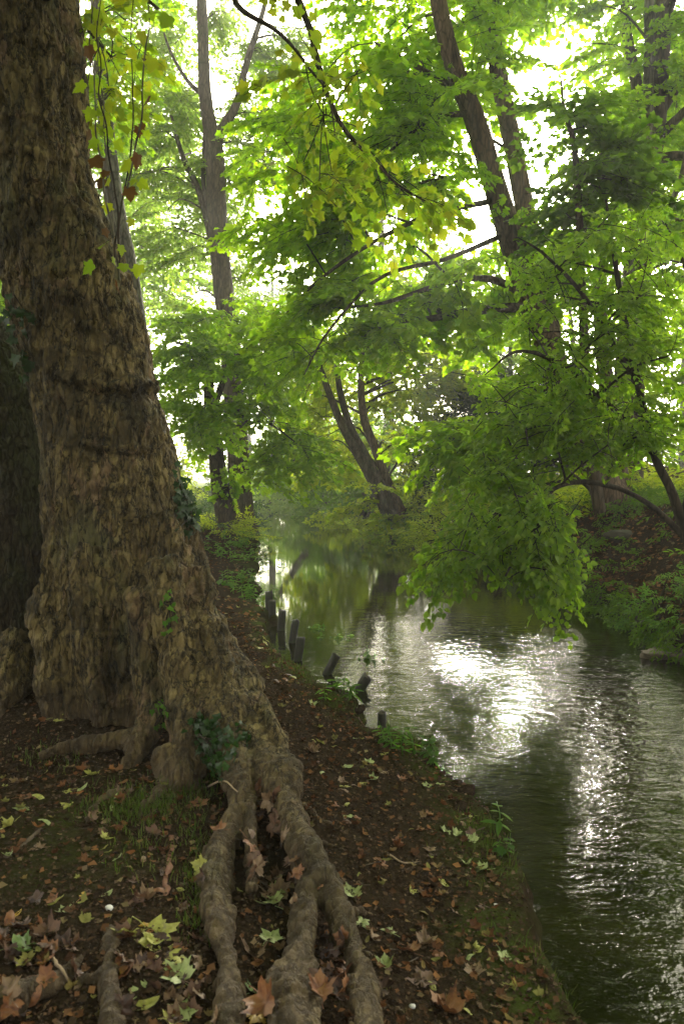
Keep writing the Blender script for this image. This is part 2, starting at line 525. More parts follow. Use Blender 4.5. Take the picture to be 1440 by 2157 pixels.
def stem(root, px, name='trunk', bark='bark', sides=14, n=26, rough=0.06, seed=0):
    """A tapered trunk from rows (px, py, d, radius m); returns its sampled points and radii."""
    a = np.array(px, float)
    P = spline(np.c_[at(a[:, 0], a[:, 1], a[:, 2]), a[:, 3]], n)
    g = Geo()
    def rf(t, th): return 1 + rough * vnoise(np.stack([np.cos(th) * 1.7 + 0 * t, np.sin(th) * 1.7 + 0 * t, t * 14 + 0 * th], -1), seed)
    for V, F in tube(P[:, :3], P[:, 3], sides, True, rf): g.add(V, F)
    g.build(name, [M[bark]], root)
    return P
# ------------------------------------------------------------------ the lie of the land
WATER = -0.40
EL = np.array([(-40, 4.0), (-5, 2.5), (0, 1.65), (2, 1.12), (2.6, 0.98), (3.05, .86), (3.8, .82), (4.65, .74), (5.1, .58), (5.8, .30), (6.6, .08), (7.7, -.40),
               (8.6, -.62), (9.7, -.93), (12.6, -1.33), (16.8, -1.9), (25, -2.75), (35, -3.8), (49, -5.3), (58, -8), (70, -16), (90, -34), (220, -120)])
ER = np.array([(-40, 6.0), (0, 4.1), (5, 3.75), (8.6, 3.5), (11, 3.7), (13, 3.62), (17, 3.5), (20, 3.15), (22, 2.1), (24, 1.75), (27, 1.9), (33, 1.2), (40, 0.4), (47, -1.0),
               (53, -2.6), (60, -6), (70, -12), (90, -29), (220, -112)])
def edge(E, y): return np.interp(y, E[:, 0], E[:, 1])
def d_left(x, y):
    w = vnoise(np.stack([x * 0.6, y * 1.1, 0 * x], -1), 3) * 0.09 + vnoise(np.stack([x * 2.6, y * 2.7, 0 * x], -1), 4) * 0.085 + vnoise(np.stack([x * 8, y * 8.1, 0 * x], -1), 5) * 0.022
    return edge(EL, y) - x + w * np.clip(0.5 + y / 8, 0.5, 2)
def d_right(x, y):
    w = vnoise(np.stack([x * 0.5, y * 0.8, 0 * x + 7], -1), 6) * 0.22 + vnoise(np.stack([x * 2.2, y * 2.4, 0 * x], -1), 8) * 0.10
    return x - edge(ER, y) + w
def height(x, y):
    x = np.asarray(x, float); y = np.asarray(y, float)
    x, y = np.broadcast_arrays(x, y)
    p = np.stack([x, y, 0 * x], -1)
    dl, dr = d_left(x, y), d_right(x, y)
    rough = fbm(p * 0.9, 11, 3) * 0.035 + fbm(p * 4.5, 12, 3) * 0.014
    hl = -0.46 + 0.20 * sstep(-0.02, 0.14, dl) + 0.27 * sstep(0.05, 1.7, dl)
    hl = hl + sstep(7, 26, y) * (0.10 * sstep(0.2, 1.2, dl) + 0.75 * sstep(0.8, 5, dl))
    hl = hl + 0.10 * np.exp(-(((x + 1.7) / 1.0) ** 2 + ((y - 5.1) / 0.7) ** 2))
    hl = hl + rough * sstep(-0.05, 0.25, dl)
    hr = -0.52 + 0.50 * sstep(-0.02, 0.22, dr) + (1.05 - 0.35 * sstep(19, 26, y)) * sstep(0.12, 1.7, dr)
    hr = hr + (rough * 2.0 + 0.10 * fbm(p * 0.7, 15, 2)) * sstep(0, 0.4, dr) + 0.25 * sstep(3, 14, dr)
    bed = -0.95 + rough
    h = np.where(dl > -0.35, np.maximum(bed, hl - 1.2 * np.maximum(0, -dl)), bed)
    h = np.where(dr > -0.35, np.maximum(h, hr - 1.2 * np.maximum(0, -dr)), h)
    return h

def ground_at(px, py, dz=0.0):
    """Where the line of sight through a photo point meets the ground."""
    d = np.concatenate([np.arange(1.2, 12, 0.02), np.arange(12, 90, 0.1)])
    P = at(px, py, d)
    k = np.argmax(P[:, 2] < height(P[:, 0], P[:, 1]) + dz)
    return P[k if k > 0 else -1]

def axis(segs):
    out = [np.arange(a, b, s) for a, b, s in segs]
    return np.unique(np.round(np.concatenate(out), 4))
gx = np.concatenate([-np.geomspace(400, 12.5, 22), axis([(-12, -4, .25), (-4, -3, .08), (-3, 2.2, .028), (2.2, 3.2, .09), (3.2, 5.2, .04), (5.2, 7, .1), (7, 14, .3)]), np.geomspace(14.4, 400, 22)])
gy = np.concatenate([-np.geomspace(300, 4, 14), axis([(-3.5, 1.6, .25), (1.6, 5.6, .026), (5.6, 10, .05), (10, 16, .09), (16, 30, .18), (30, 64, .45)]), np.geomspace(65, 900, 24)])
XX, YY = np.meshgrid(gx, gy)
H = height(XX, YY)
V = np.stack([XX, YY, H], -1).reshape(-1, 3)
ny, nx = XX.shape
i = (np.arange(ny - 1)[:, None] * nx + np.arange(nx - 1)[None]).ravel()
g = Geo(); g.add(V, np.stack([i, i + 1, i + nx + 1, i + nx], -1))

m, nt, out = mat('soil')
tcv = coord(nt)
n1 = noise(nt, tcv, 2.2, 6, 0.65); n2 = noise(nt, tcv, 42.0, 5, 0.7); n3 = noise(nt, tcv, 0.9, 4, 0.6)
soil = ramp(nt, n2, [(0.3, (0.013, 0.009, 0.006)), (0.55, (0.037, 0.026, 0.017)), (0.78, (0.075, 0.055, 0.036))])
soil = mixc(nt, ramp(nt, n1, [(0.45, (0, 0, 0)), (0.7, (0.7, 0.7, 0.7))]), soil, (0.038, 0.0275, 0.0175))
at_m = nd(nt, 'ShaderNodeAttribute', attribute_name='cover')
sep = nt.nodes.new('ShaderNodeSeparateColor'); nt.links.new(at_m.outputs['Color'], sep.inputs[0])
mossf = mathn(nt, 'MULTIPLY', sep.outputs[0], ramp(nt, n1, [(0.42, (0, 0, 0)), (0.6, (1, 1, 1))]))
soil = mixc(nt, mossf, soil, (0.06, 0.085, 0.016))
green = ramp(nt, n2, [(0.3, (0.05, 0.085, 0.014)), (0.7, (0.1, 0.14, 0.025))])
soil = mixc(nt, sep.outputs[1], soil, green)
p = nd(nt, 'ShaderNodeBsdfPrincipled', i_Roughness=0.8); p.inputs['Specular IOR Level'].default_value = 0.0
nt.links.new(soil, p.inputs['Base Color'])
b = nd(nt, 'ShaderNodeBump', i_Strength=0.9, i_Distance=0.02)
nt.links.new(mathn(nt, 'ADD', n2, mathn(nt, 'MULTIPLY', noise(nt, tcv, 120, 3, 0.6), 0.5)), b.inputs['Height'])
nt.links.new(b.outputs[0], p.inputs['Normal']); nt.links.new(p.outputs[0], out.inputs[0])
M['soil'] = m
ground = g.build('ground', [M['soil']])
tag(ground, kind='structure')
dl, dr = d_left(XX, YY), d_right(XX, YY)
moss = np.exp(-((dl - 0.22) / 0.16) ** 2) * 0.9 + np.exp(-((dr - 0.2) / 0.2) ** 2) * 0.35 + 0.55 * np.exp(-(((XX + 1.05) / 0.35) ** 2 + ((YY - 3.35) / 0.5) ** 2))
turf = sstep(14, 24, YY) * sstep(1.2, 2.4, dl) + sstep(16, 19, YY) * sstep(1.2, 2.2, dr)
ca = ground.data.color_attributes.new('cover', 'FLOAT_COLOR', 'POINT')
ca.data.foreach_set('color', np.stack([np.clip(moss, 0, 1), np.clip(turf, 0, 1), 0 * XX, 1 + 0 * XX], -1).astype(np.float32).ravel())

# water: one sheet in the channel
gw_y = np.concatenate([np.arange(-30, 60, 1.0), np.geomspace(60, 220, 30)])
l, r_ = edge(EL, gw_y) - 1.2, edge(ER, gw_y) + 1.2
t = np.linspace(0, 1, 9)
V = np.stack([l[:, None] + (r_ - l)[:, None] * t, gw_y[:, None] + 0 * t, WATER + 0 * t + 0 * gw_y[:, None]], -1).reshape(-1, 3)
i = (np.arange(len(gw_y) - 1)[:, None] * 9 + np.arange(8)[None]).ravel()
g = Geo(); g.add(V, np.stack([i, i + 1, i + 10, i + 9], -1))
m, nt, out = mat('river_water')
tcv = coord(nt)
w1 = noise(nt, coord(nt, (1, 1.3, 1)), 9, 3, 0.5, 0.6)
w2 = noise(nt, coord(nt, (1, 1.5, 1)), 30, 2, 0.5, 0.3)
w3 = noise(nt, coord(nt, (0.8, 1.6, 1)), 4.0, 2, 0.5, 0.8)
riff = noise(nt, coord(nt, (1, 0.5, 1)), 0.55, 2, 0.5)
sepx = nt.nodes.new('ShaderNodeSeparateXYZ'); nt.links.new(tcv, sepx.inputs[0])
# the stream runs choppier over the shallows by the eye, calmer in the long pool upstream
near = nd(nt, 'ShaderNodeMapRange', interpolation_type='SMOOTHSTEP'); nt.links.new(sepx.outputs[1], near.inputs[0])
for k, v in zip((1, 2, 3, 4), (5.0, 13.0, 1.0, 0.07)): near.inputs[k].default_value = v
side = nd(nt, 'ShaderNodeMapRange', interpolation_type='SMOOTHSTEP')
nt.links.new(mathn(nt, 'ADD', sepx.outputs[0], mathn(nt, 'MULTIPLY', sepx.outputs[1], 0.10)), side.inputs[0])
for k, v in zip((1, 2, 3, 4), (0.7, 2.0, 0.35, 1.0)): side.inputs[k].default_value = v
amp = mathn(nt, 'MULTIPLY', mathn(nt, 'MULTIPLY', near.outputs[0], side.outputs[0]), ramp(nt, riff, [(0.3, (.5, .5, .5)), (0.65, (1, 1, 1))]))
h = mathn(nt, 'ADD', mathn(nt, 'ADD', w1, mathn(nt, 'MULTIPLY', w2, 0.3)), mathn(nt, 'MULTIPLY', w3, 1.5))
h = mathn(nt, 'MULTIPLY', h, amp)
b = nd(nt, 'ShaderNodeBump', i_Strength=1.0, i_Distance=0.0115); nt.links.new(h, b.inputs['Height'])
p = nd(nt, 'ShaderNodeBsdfPrincipled', i_Roughness=0.02, i_IOR=1.33)
murk = ramp(nt, noise(nt, tcv, 1.3, 4, 0.6), [(0.35, (0.006, 0.0065, 0.002)), (0.7, (0.022, 0.021, 0.006))])
nt.links.new(murk, p.inputs['Base Color'])
nt.links.new(b.outputs[0], p.inputs['Normal']); nt.links.new(p.outputs[0], out.inputs[0])
M['water'] = m
river = g.build('river_water', [m]); tag(river, kind='structure')

# ------------------------------------------------------------------ the great plane tree
m, nt, out = mat('plane_bark')
v = coord(nt, (1, .55, .34))
n1 = noise(nt, v, 16, 8, 0.72, 0.2)
n2 = noise(nt, coord(nt, (1, 1, .7)), 2.6, 4, 0.6, 0.4)
n3 = noise(nt, coord(nt, (1, 1, .5)), 5.5, 4, 0.6, 0.5)
n4 = noise(nt, v, 48, 6, 0.7, 0.3)
n6 = noise(nt, v, 13, 4, 0.6, 0.3)
col = ramp(nt, n1, [(0.33, (0.10, 0.07, 0.028)), (0.45, (0.18, 0.13, 0.05)), (0.58, (0.27, 0.20, 0.08)), (0.74, (0.38, 0.295, 0.13))])
vd = nt.nodes.new('ShaderNodeMix'); vd.data_type = 'VECTOR'; vd.inputs[0].default_value = 0.09
nz = nd(nt, 'ShaderNodeTexNoise', i_Scale=11.0, i_Detail=7.0, i_Roughness=0.75); nt.links.new(v, nz.inputs['Vector'])
nt.links.new(v, vd.inputs[4]); nt.links.new(nz.outputs['Color'], vd.inputs[5])
vo = nd(nt, 'ShaderNodeTexVoronoi', i_Scale=24.0); nt.links.new(vd.outputs[1], vo.inputs['Vector'])
ve = nd(nt, 'ShaderNodeTexVoronoi', feature='DISTANCE_TO_EDGE', i_Scale=24.0); nt.links.new(vd.outputs[1], ve.inputs['Vector'])
vs = nt.nodes.new('ShaderNodeSeparateColor'); nt.links.new(vo.outputs['Color'], vs.inputs[0])
col = mixc(nt, 0.8, col, ramp(nt, vs.outputs[0], [(0.0, (.45, .42, .4)), (1.0, (1, 1, 1))]), 'MULTIPLY')   # each flake its own tone
col = mixc(nt, 0.5, col, ramp(nt, ve.outputs['Distance'], [(0.0, (.12, .11, .1)), (0.13, (1, 1, 1))]), 'MULTIPLY')
col = mixc(nt, ramp(nt, n3, [(0.58, (0, 0, 0)), (0.63, (.7, .7, .7))]), col, (0.25, 0.155, 0.085))      # newly flaked plates
col = mixc(nt, ramp(nt, n3, [(0.28, (.35, .35, .35)), (0.36, (0, 0, 0))]), col, (0.27, 0.22, 0.12))          # pale plates
col = mixc(nt, ramp(nt, n2, [(0.55, (0, 0, 0)), (0.68, (.7, .7, .7))]), col, (0.10, 0.1, 0.04))            # algae
n5 = noise(nt, coord(nt, (1, 1, 1.6)), 1.7, 5, 0.65, 0.6)
col = mixc(nt, ramp(nt, n5, [(0.50, (0, 0, 0)), (0.60, (.75, .75, .75))]), col, (0.042, 0.03, 0.013))        # dark damp stains
col = mixc(nt, 0.45, col, ramp(nt, n4, [(0.3, (.2, .2, .2)), (0.52, (1, 1, 1))]), 'MULTIPLY')
fis = mathn(nt, 'ABSOLUTE', mathn(nt, 'SUBTRACT', n6, 0.5))                                                 # long upright fissures
col = mixc(nt, 0.9, col, ramp(nt, fis, [(0.0, (.08, .08, .08)), (0.012, (.35, .35, .35)), (0.032, (1, 1, 1))]), 'MULTIPLY')
lowz = nt.nodes.new('ShaderNodeSeparateXYZ'); nt.links.new(coord(nt), lowz.inputs[0])
mud = nd(nt, 'ShaderNodeMapRange', interpolation_type='SMOOTHSTEP'); nt.links.new(mathn(nt, 'ADD', lowz.outputs[2], mathn(nt, 'MULTIPLY', n2, 0.35)), mud.inputs[0])
for k, q_ in zip((1, 2, 3, 4), (0.12, 0.45, 0.75, 0.0)): mud.inputs[k].default_value = q_
col = mixc(nt, mud.outputs[0], col, (0.085, 0.056, 0.03))           # soil rubbed into the roots
p = nd(nt, 'ShaderNodeBsdfPrincipled', i_Roughness=0.75); p.inputs['Specular IOR Level'].default_value = 0.3
nt.links.new(col, p.inputs['Base Color'])
b = nd(nt, 'ShaderNodeBump', i_Strength=1.0, i_Distance=0.03)
hgt = mathn(nt, 'ADD', mathn(nt, 'ADD', n1, mathn(nt, 'MULTIPLY', n4, 0.35)), mathn(nt, 'MULTIPLY', mathn(nt, 'MINIMUM', fis, 0.06), 8.0))
hgt = mathn(nt, 'ADD', hgt, mathn(nt, 'MULTIPLY', ramp(nt, n3, [(0.60, (1, 1, 1)), (0.63, (0, 0, 0))]), 0.25))
hgt = mathn(nt, 'ADD', hgt, mathn(nt, 'MULTIPLY', vs.outputs[0], 0.3))
hgt = mathn(nt, 'ADD', hgt, mathn(nt, 'MULTIPLY', mathn(nt, 'MINIMUM', ve.outputs['Distance'], 0.08), 3.0))
nt.links.new(hgt, b.inputs['Height'])
nt.links.new(b.outputs[0], p.inputs['Normal']); nt.links.new(p.outputs[0], out.inputs[0])
M['plane_bark'] = m

K5 = 5.0 / FPX
MAIN = [(-30, -760, 5.25, 80), (-8, -420, 5.25, 92), (50, 0, 5.25, 103), (64, 200, 5.25, 106), (90, 400, 5.25, 110), (119, 520, 5.25, 118), (158, 650, 5.25, 126), (188, 740, 5.25, 126),
        (208, 850, 5.25, 126), (226, 930, 5.25, 132), (242, 1050, 5.25, 143), (258, 1180, 5.25, 160), (266, 1300, 5.25, 174), (272, 1420, 5.25, 186), (272, 1560, 5.25, 198), (272, 1700, 5.25, 202)]
SECOND = [(-470, 0, 6.1, 78), (-330, 350, 6.1, 84), (-150, 600, 6.0, 90), (-62, 760, 5.95, 94), (-14, 900, 5.9, 96), (6, 1050, 5.85, 100), (12, 1300, 5.8, 112), (10, 1500, 5.8, 126), (10, 1680, 5.8, 130)]
M['mossy_plane_bark'] = bark_mat('mossy_plane_bark', (0.014, 0.011, 0.007), (0.045, 0.033, 0.019), (0.095, 0.07, 0.04), 0.34, 14.0, 0.9, 0.9)
def px_stem(rows, n):
    a = np.array(rows, float)
    return spline(np.c_[at(a[:, 0], a[:, 1], a[:, 2]), a[:, 3] * a[:, 2] / FPX], n)
main_s, second_s = px_stem(MAIN, 90), px_stem(SECOND, 60)
plane = thing('plane_tree', (main_s[-1, 0], main_s[-1, 1], 0.05), 'massive old plane tree with flaking brown bark and roots snaking over the left bank', 'tree')

bmv, bmf = [], []
nvt = 0
def solid(V, F):
    global nvt
    bmv.append(V); bmf.extend([[q + nvt for q in f] for f in F]); nvt += len(V)
def flute(t, th):     # buttress flutes that deepen towards the ground (t runs from the top down)
    low = sstep(0.62, 0.95, t)
    return 1 + low * (0.07 * np.cos(5 * th + 0.7) + 0.05 * np.cos(8 * th + 2.1)) + 0.02 * np.cos(3 * th + 9 * t)
solid(*closed_tube(main_s[:, :3], main_s[:, 3], 40, flute))
def root(rows, n=40, wob=0.05, seed=0, flat=1.0):
    """rows: (px, py, d, half width in photo pixels)"""
    a = np.array(rows, float)
    P = spline(np.c_[at(a[:, 0], a[:, 1], a[:, 2]), a[:, 3] * a[:, 2] / FPX], n)
    w = np.stack([P[:, 0] * 5, P[:, 1] * 5, P[:, 2] * 5], -1)
    P[:, 0] += vnoise(w, seed + 40) * wob * P[:, 3] * 4; P[:, 2] += vnoise(w, seed + 41) * wob * P[:, 3] * 3
    P[:, 3] *= 1 + 0.22 * vnoise(w * 2.2, seed + 42) + 0.12 * vnoise(w * 5, seed + 43)
    P[:, 2] -= 0.4 * P[:, 3] * sstep(.4, .15, P[:, 2])
    solid(*closed_tube(P[:, :3], P[:, 3], 14, lambda t, th: 1 + 0.16 * np.cos(2 * th + seed + 5 * t) + 0.12 * np.cos(3 * th + 2 * seed - 7 * t) + .08 * vnoise(np.stack([np.cos(th) * 2 + 0 * t, np.sin(th) * 2 + 0 * t, t * 16 + seed + 0 * th], -1), seed)))
    return P
rr_ = np.random.default_rng(44)
for q_ in range(16):                       # thin surface rootlets
    px_, py_ = [(455, 1830), (480, 1950), (690, 1850), (735, 1985), (765, 2070), (650, 1760), (620, 1990), (500, 1680), (640, 1700), (770, 2110), (470, 2060), (600, 2050), (330, 1665), (240, 1672), (230, 2050), (720, 1900)][q_]
    sx_ = -1 if q_ in (0, 1, 10, 12, 13, 14) else 1
    L_ = rr_.uniform(35, 90)
    pts_ = [ground_at(px_ + sx_ * L_ * t_ + rr_.normal(0, 5), py_ + 60 * t_ * rr_.uniform(.3, 1.2)) for t_ in (0, .33, .66, 1)]
    P_ = spline(np.c_[np.array(pts_), [.022, .017, .012, .006]], 24); P_[:, 2] += .004 + .006 * vnoise(P_[:, :3] * 14, q_)
    solid(*closed_tube(P_[:, :3], P_[:, 3], 10))
for k_, (ax_, ay_, bx_, by_, r_k) in enumerate([(1150, 1980, 1235, 2030, .02), (1010, 1700, 1075, 1745, .018), (1190, 2100, 1275, 2140, .022)]):
    q0_, q1_ = ground_at(ax_, ay_), ground_at(bx_, by_)                        # roots bared at the lip of the bank
    P_ = spline(np.c_[np.array([q0_ - (0, 0, .02), q0_ * .6 + q1_ * .4 + (0, 0, .02), q1_ + (.02, 0, .01), q1_ + (.09, .03, -.16)]), [r_k * .6, r_k, r_k * .9, r_k * .4]], 24); P_[:, :3] += .015 * fbm(P_[:, :3] * 9, 300 + k_, 2)[:, None]
    solid(*closed_tube(P_[:, :3], P_[:, 3], 10))
# the long right-hand root, from the flank of the trunk down to the path and towards the eye
root([(372, 1150, 4.85, 35), (402, 1260, 4.72, 42), (450, 1370, 4.55, 48), (508, 1460, 4.3, 47), (558, 1550, 4.0, 46), (590, 1640, 3.6, 42), (618, 1725, 3.3, 38), (655, 1810, 2.98, 36), (700, 1890, 2.78, 32),
      (738, 1985, 2.52, 24), (768, 2070, 2.32, 22), (786, 2160, 2.12, 20), (790, 2290, 1.92, 14)], 70, seed=1)
root([(540, 1475, 4.2, 22), (578, 1530, 3.98, 18), (600, 1580, 3.8, 16), (618, 1660, 3.45, 13)], seed=2)
root([(600, 1650, 3.55, 24), (618, 1740, 3.2, 26), (640, 1830, 2.95, 24), (640, 1900, 2.74, 26), (628, 1990, 2.5, 30), (612, 2070, 2.28, 34), (622, 2160, 2.1, 36), (630, 2300, 1.9, 26)], 50, seed=3)
root([(590, 2020, 2.42, 10), (572, 2060, 2.3, 11), (580, 2150, 2.12, 11), (590, 2260, 1.95, 9)], seed=4)
root([(655, 2010, 2.42, 9), (668, 2080, 2.28, 10), (664, 2160, 2.12, 11), (664, 2260, 1.95, 9)], seed=5)
# centre root
root([(405, 1200, 4.62, 40), (425, 1330, 4.45, 44), (462, 1460, 4.2, 38), (500, 1580, 3.82, 34), (506, 1650, 3.55, 28), (494, 1710, 3.36, 26), (466, 1775, 3.15, 30), (458, 1850, 2.92, 33), (468, 1950, 2.6, 32), (478, 2050, 2.36, 30),
      (484, 2160, 2.12, 30), (488, 2300, 1.9, 24)], 70, seed=6)
root([(480, 1480, 4.15, 20), (520, 1600, 3.78, 18), (528, 1690, 3.44, 16), (530, 1790, 3.1, 20), (528, 1870, 2.84, 12)], seed=7)
# front buttress and its foot curling to the left
root([(352, 1180, 4.52, 45), (365, 1330, 4.38, 46), (385, 1460, 4.22, 46), (402, 1560, 4.02, 46), (385, 1625, 3.9, 38), (330, 1660, 3.8, 22), (262, 1672, 3.76, 11), (215, 1680, 3.72, 6)], 50, seed=8)
root([(378, 1570, 4.0, 40), (372, 1640, 3.85, 46), (378, 1700, 3.72, 34)], 20, seed=9)
root([(300, 1250, 4.5, 36), (312, 1400, 4.42, 34), (318, 1500, 4.32, 28), (300, 1545, 4.26, 24), (255, 1552, 4.24, 20), (190, 1560, 4.2, 17), (130, 1572, 4.16, 11), (85, 1590, 4.1, 8)], 50, seed=10)
root([(290, 1545, 4.2, 22), (280, 1590, 4.1, 20), (270, 1640, 3.98, 15)], 20, seed=11)
root([(140, 1150, 4.95, 36), (118, 1300, 4.88, 42), (124, 1440, 4.82, 44), (116, 1530, 4.78, 34)], 30, seed=12)
root([(205, 1150, 4.8, 40), (190, 1300, 4.72, 40), (200, 1420, 4.68, 34), (215, 1520, 4.64, 22)], 30, seed=13)
root([(40, 1350, 5.3, 46), (20, 1430, 5.1, 44), (-10, 1500, 4.9, 30), (-60, 1560, 4.6, 20)], 30, seed=14)
# half-buried roots in the foreground
root([(236, 1955, 2.6, 8), (232, 1985, 2.52, 17), (228, 2060, 2.34, 18), (232, 2160, 2.1, 17), (236, 2300, 1.9, 14)], 24, seed=15)
root([(175, 2010, 2.45, 8), (120, 2060, 2.34, 26), (50, 2085, 2.26, 32), (-30, 2120, 2.16, 34), (-140, 2180, 2.02, 30)], 24, seed=16)
root([(735, 2050, 2.34, 11), (748, 2090, 2.26, 13), (768, 2160, 2.1, 14), (780, 2260, 1.95, 10)], 20, seed=17)
# ridge that the right flank ends in
root([(330, 1080, 4.9, 36), (368, 1200, 4.85, 40), (405, 1320, 4.75, 42), (438, 1430, 4.6, 38)], 30, seed=18)

def bark_mesh(name, mkey, fine):
    """Fuses the collected solids into one skin and carves flakes, collars and knots into it."""
    tmp = bpy.data.meshes.new('tmp'); tmp.from_pydata(np.concatenate(bmv).tolist(), [], bmf)
    to = bpy.data.objects.new('tmp', tmp); C.objects.link(to)
    md = to.modifiers.new('r', 'REMESH'); md.mode = 'VOXEL'; md.voxel_size = fine; md.use_smooth_shade = True
    ms = to.modifiers.new('s', 'SMOOTH'); ms.factor = 0.5; ms.iterations = 4
    me = bpy.data.meshes.new_from_object(to.evaluated_get(bpy.context.evaluated_depsgraph_get()))
    bpy.data.objects.remove(to)
    n = len(me.vertices)
    co = np.empty(n * 3, np.float32); me.vertices.foreach_get('co', co); co = co.reshape(-1, 3).astype(float)
    no = np.empty(n * 3, np.float32); me.vertex_normals.foreach_get('vector', no); no = no.reshape(-1, 3)
    z = co[:, 2]
    hi = sstep(0.15, 0.9, z)
    D = 0.030 * fbm(co * (3.2, 3.2, 2.0), 60, 3) * (0.35 + 0.65 * hi)
    D += 0.020 * (0.25 + 0.75 * hi) * (0.5 - np.abs(fbm(co * (17, 17, 5.5), 61, 3)))       # flakes and fissures
    D += 0.009 * fbm(co * (42, 42, 18), 62, 2)
    D -= 0.013 * (.35 + .65 * hi) * np.exp(-(fbm(co * (14, 14, 4.2), 66, 3) / .10) ** 2)                  # cracks
    wave = fbm(co * (2.2, 2.2, 0.6), 63, 2); rag = fbm(co * (9, 9, 5), 64, 3)
    for py, amp, wd in ((60, .018, .03), (235, .02, .03), (310, .022, .035), (410, .016, .03), (560, .02, .03), (690, .02, .035), (792, .05, .05), (925, .034, .035), (1005, .015, .03), (1130, .018, .03), (1220, .03, .03)):
        zc = at(200, py, 4.95)[2]
        dd = (z - zc + 0.07 * wave + 0.03 * rag) / (wd * .75)
        D += amp * (.6 if py == 792 else .5) * (np.exp(-dd ** 2) - 0.6 * np.exp(-(dd + 1.7) ** 2)) * np.clip(0.55 + 1.1 * wave + .4 * rag, 0.0, 1.4) * hi
    for q in range(14):                                                                    # knots
        rr = np.random.default_rng(900 + q); c = co[rr.integers(n)]
        dd = np.linalg.norm((co - c) * (1, 1, .8), axis=1) / rr.uniform(.03, .07)
        D += 0.028 * np.exp(-(dd - .8) ** 2 * 4) - 0.02 * np.exp(-dd ** 2 * 3)
    co += no * D[:, None]
    me.vertices.foreach_set('co', (co - np.array(plane.location)).astype(np.float32).ravel()); me.update()
    me.materials.clear(); me.materials.append(M[mkey])
    me.polygons.foreach_set('use_smooth', np.ones(len(me.polygons), bool))
    me.name = name
    o = bpy.data.objects.new(name, me); C.objects.link(o); o.parent = plane
    pl = np.empty(len(me.loops), np.int32); me.loops.foreach_get('vertex_index', pl)
    return o, co, pl
_, co, pl = bark_mesh('trunk', 'plane_bark', 0.0105)
tree_bvh = BVHTree.FromPolygons(co.tolist(), pl.reshape(-1, 4).tolist()) if len(pl) % 4 == 0 else None
bmv, bmf, nvt = [], [], 0
solid(*closed_tube(second_s[:, :3], second_s[:, 3], 30, flute))
so, _, _ = bark_mesh('second_stem', 'mossy_plane_bark', 0.014)
so['label'] = 'darker mossy second stem of the plane tree'

# limbs overhead: one sends the yellowing boughs across the stream
rng = np.random.default_rng(7)
top = main_s[:, :4]
def plane_bough(P, R, anchors, name='branch', per=7):
    g = Geo(); Q = spline(np.c_[np.asarray(P), np.geomspace(R[0], R[-1], len(P)) * .8], 40); Q[:, :3] += fbm(Q[:, :3] * 3, 71, 2)[:, None] * 0.02
    add_tube(g, Q[:, :3], Q[:, 3], 8); o = g.build(name, [M['bark']], plane)
    if len(anchors): crown(o, [Q], anchors, 'plane', 'plane', rng, per=per, outward=0.3, dz=-0.3, jitter=0.9, name='foliage')
    return Q
t1 = main_s[6, :3]
a1 = at([470, 500, 560, 610, 655, 685, 698, 706], [-40, 12, 50, 85, 150, 190, 235, 285], [6.2, 6.2, 6.3, 6.4, 6.5, 6.6, 6.6, 6.6])
plane_bough(np.vstack([[t1], [t1 * .5 + a1[0] * .5 + (0, 0, .45)], a1]), [.06, .05, .05, .006],
            np.vstack([region(rng, [(590, 10), (740, 60), (800, 200), (720, 300), (640, 260), (600, 120)], 6, 6.2, 7.0), region(rng, [(600, 340), (720, 330), (680, 410), (610, 400)], 3, 6.4, 6.9)]))
a2 = at([690, 760, 830, 880, 930], [200, 310, 380, 415, 440], [7.2, 7.3, 7.4, 7.5, 7.5])
plane_bough(np.vstack([[t1 + (0, 0, .3)], [at(560, -120, 6.6)], a2]), [.07, .05, .02, .015, .012, .009, .006],
            region(rng, [(730, 300), (850, 300), (930, 380), (930, 450), (840, 440), (760, 390)], 7, 7.2, 7.7))
a3 = at([190, 260, 330], [-40, -30, 20], [4.6, 4.4, 4.4])
plane_bough(np.vstack([[main_s[12, :3]], a3]), [.05, .03, .02, .01], region(rng, [(165, 0), (330, 0), (310, 110), (250, 190), (240, 300), (195, 330), (178, 180)], 6, 5.6, 7.0))
# the crown out of sight overhead, which shades the bank
A = rng.uniform((-6.5, -6, 4.6), (3.2, 8.5, 10.5), (1300, 3))
A = A[(A[:, 2] > 1.5 + 0.62 * np.maximum(A[:, 1], 0) + 2.0) & (vnoise(A * 0.55, 77) > -0.35)][:250]
crown(plane, [main_s[:10], second_s[:6]], A, 'shade', 'plane', rng, per=22, max_r=0.14)
# ------------------------------------------------------------------ trees
def R_(seed): return np.random.default_rng(seed)
def base_of(row): 
    p = at(row[0], row[1], row[2]); return (p[0], p[1], height(p[0], p[1]))

# two-stemmed maple on the right bank that reaches across the stream
K = thing('maple_tree', base_of((1285, 1040, 15)), 'tall twin-stemmed maple on the right bank spreading boughs of fresh green leaves across the stream', 'tree')
k1 = stem(K, [(1292, 1075, 15, .40), (1278, 1030, 15, .33), (1235, 945, 15, .29), (1192, 860, 15, .27), (1152, 720, 14.9, .25), (1120, 640, 14.9, .24), (1082, 520, 14.8, .235), (1040, 390, 14.7, .21),
              (1002, 260, 14.6, .19), (962, 160, 14.6, .17), (930, 40, 14.5, .15), (905, -120, 14.5, .12), (890, -380, 14.5, .05)], bark='bark_brown', seed=1)
k2 = stem(K, [(1180, 840, 15.2, .17), (1160, 720, 15.4, .2), (1132, 560, 15.6, .19), (1105, 440, 15.7, .185), (1078, 300, 15.7, .18), (1056, 190, 15.7, .17), (1036, 70, 15.7, .15), (1020, -80, 15.7, .12), (1010, -330, 15.7, .05)], bark='bark_brown', seed=2)
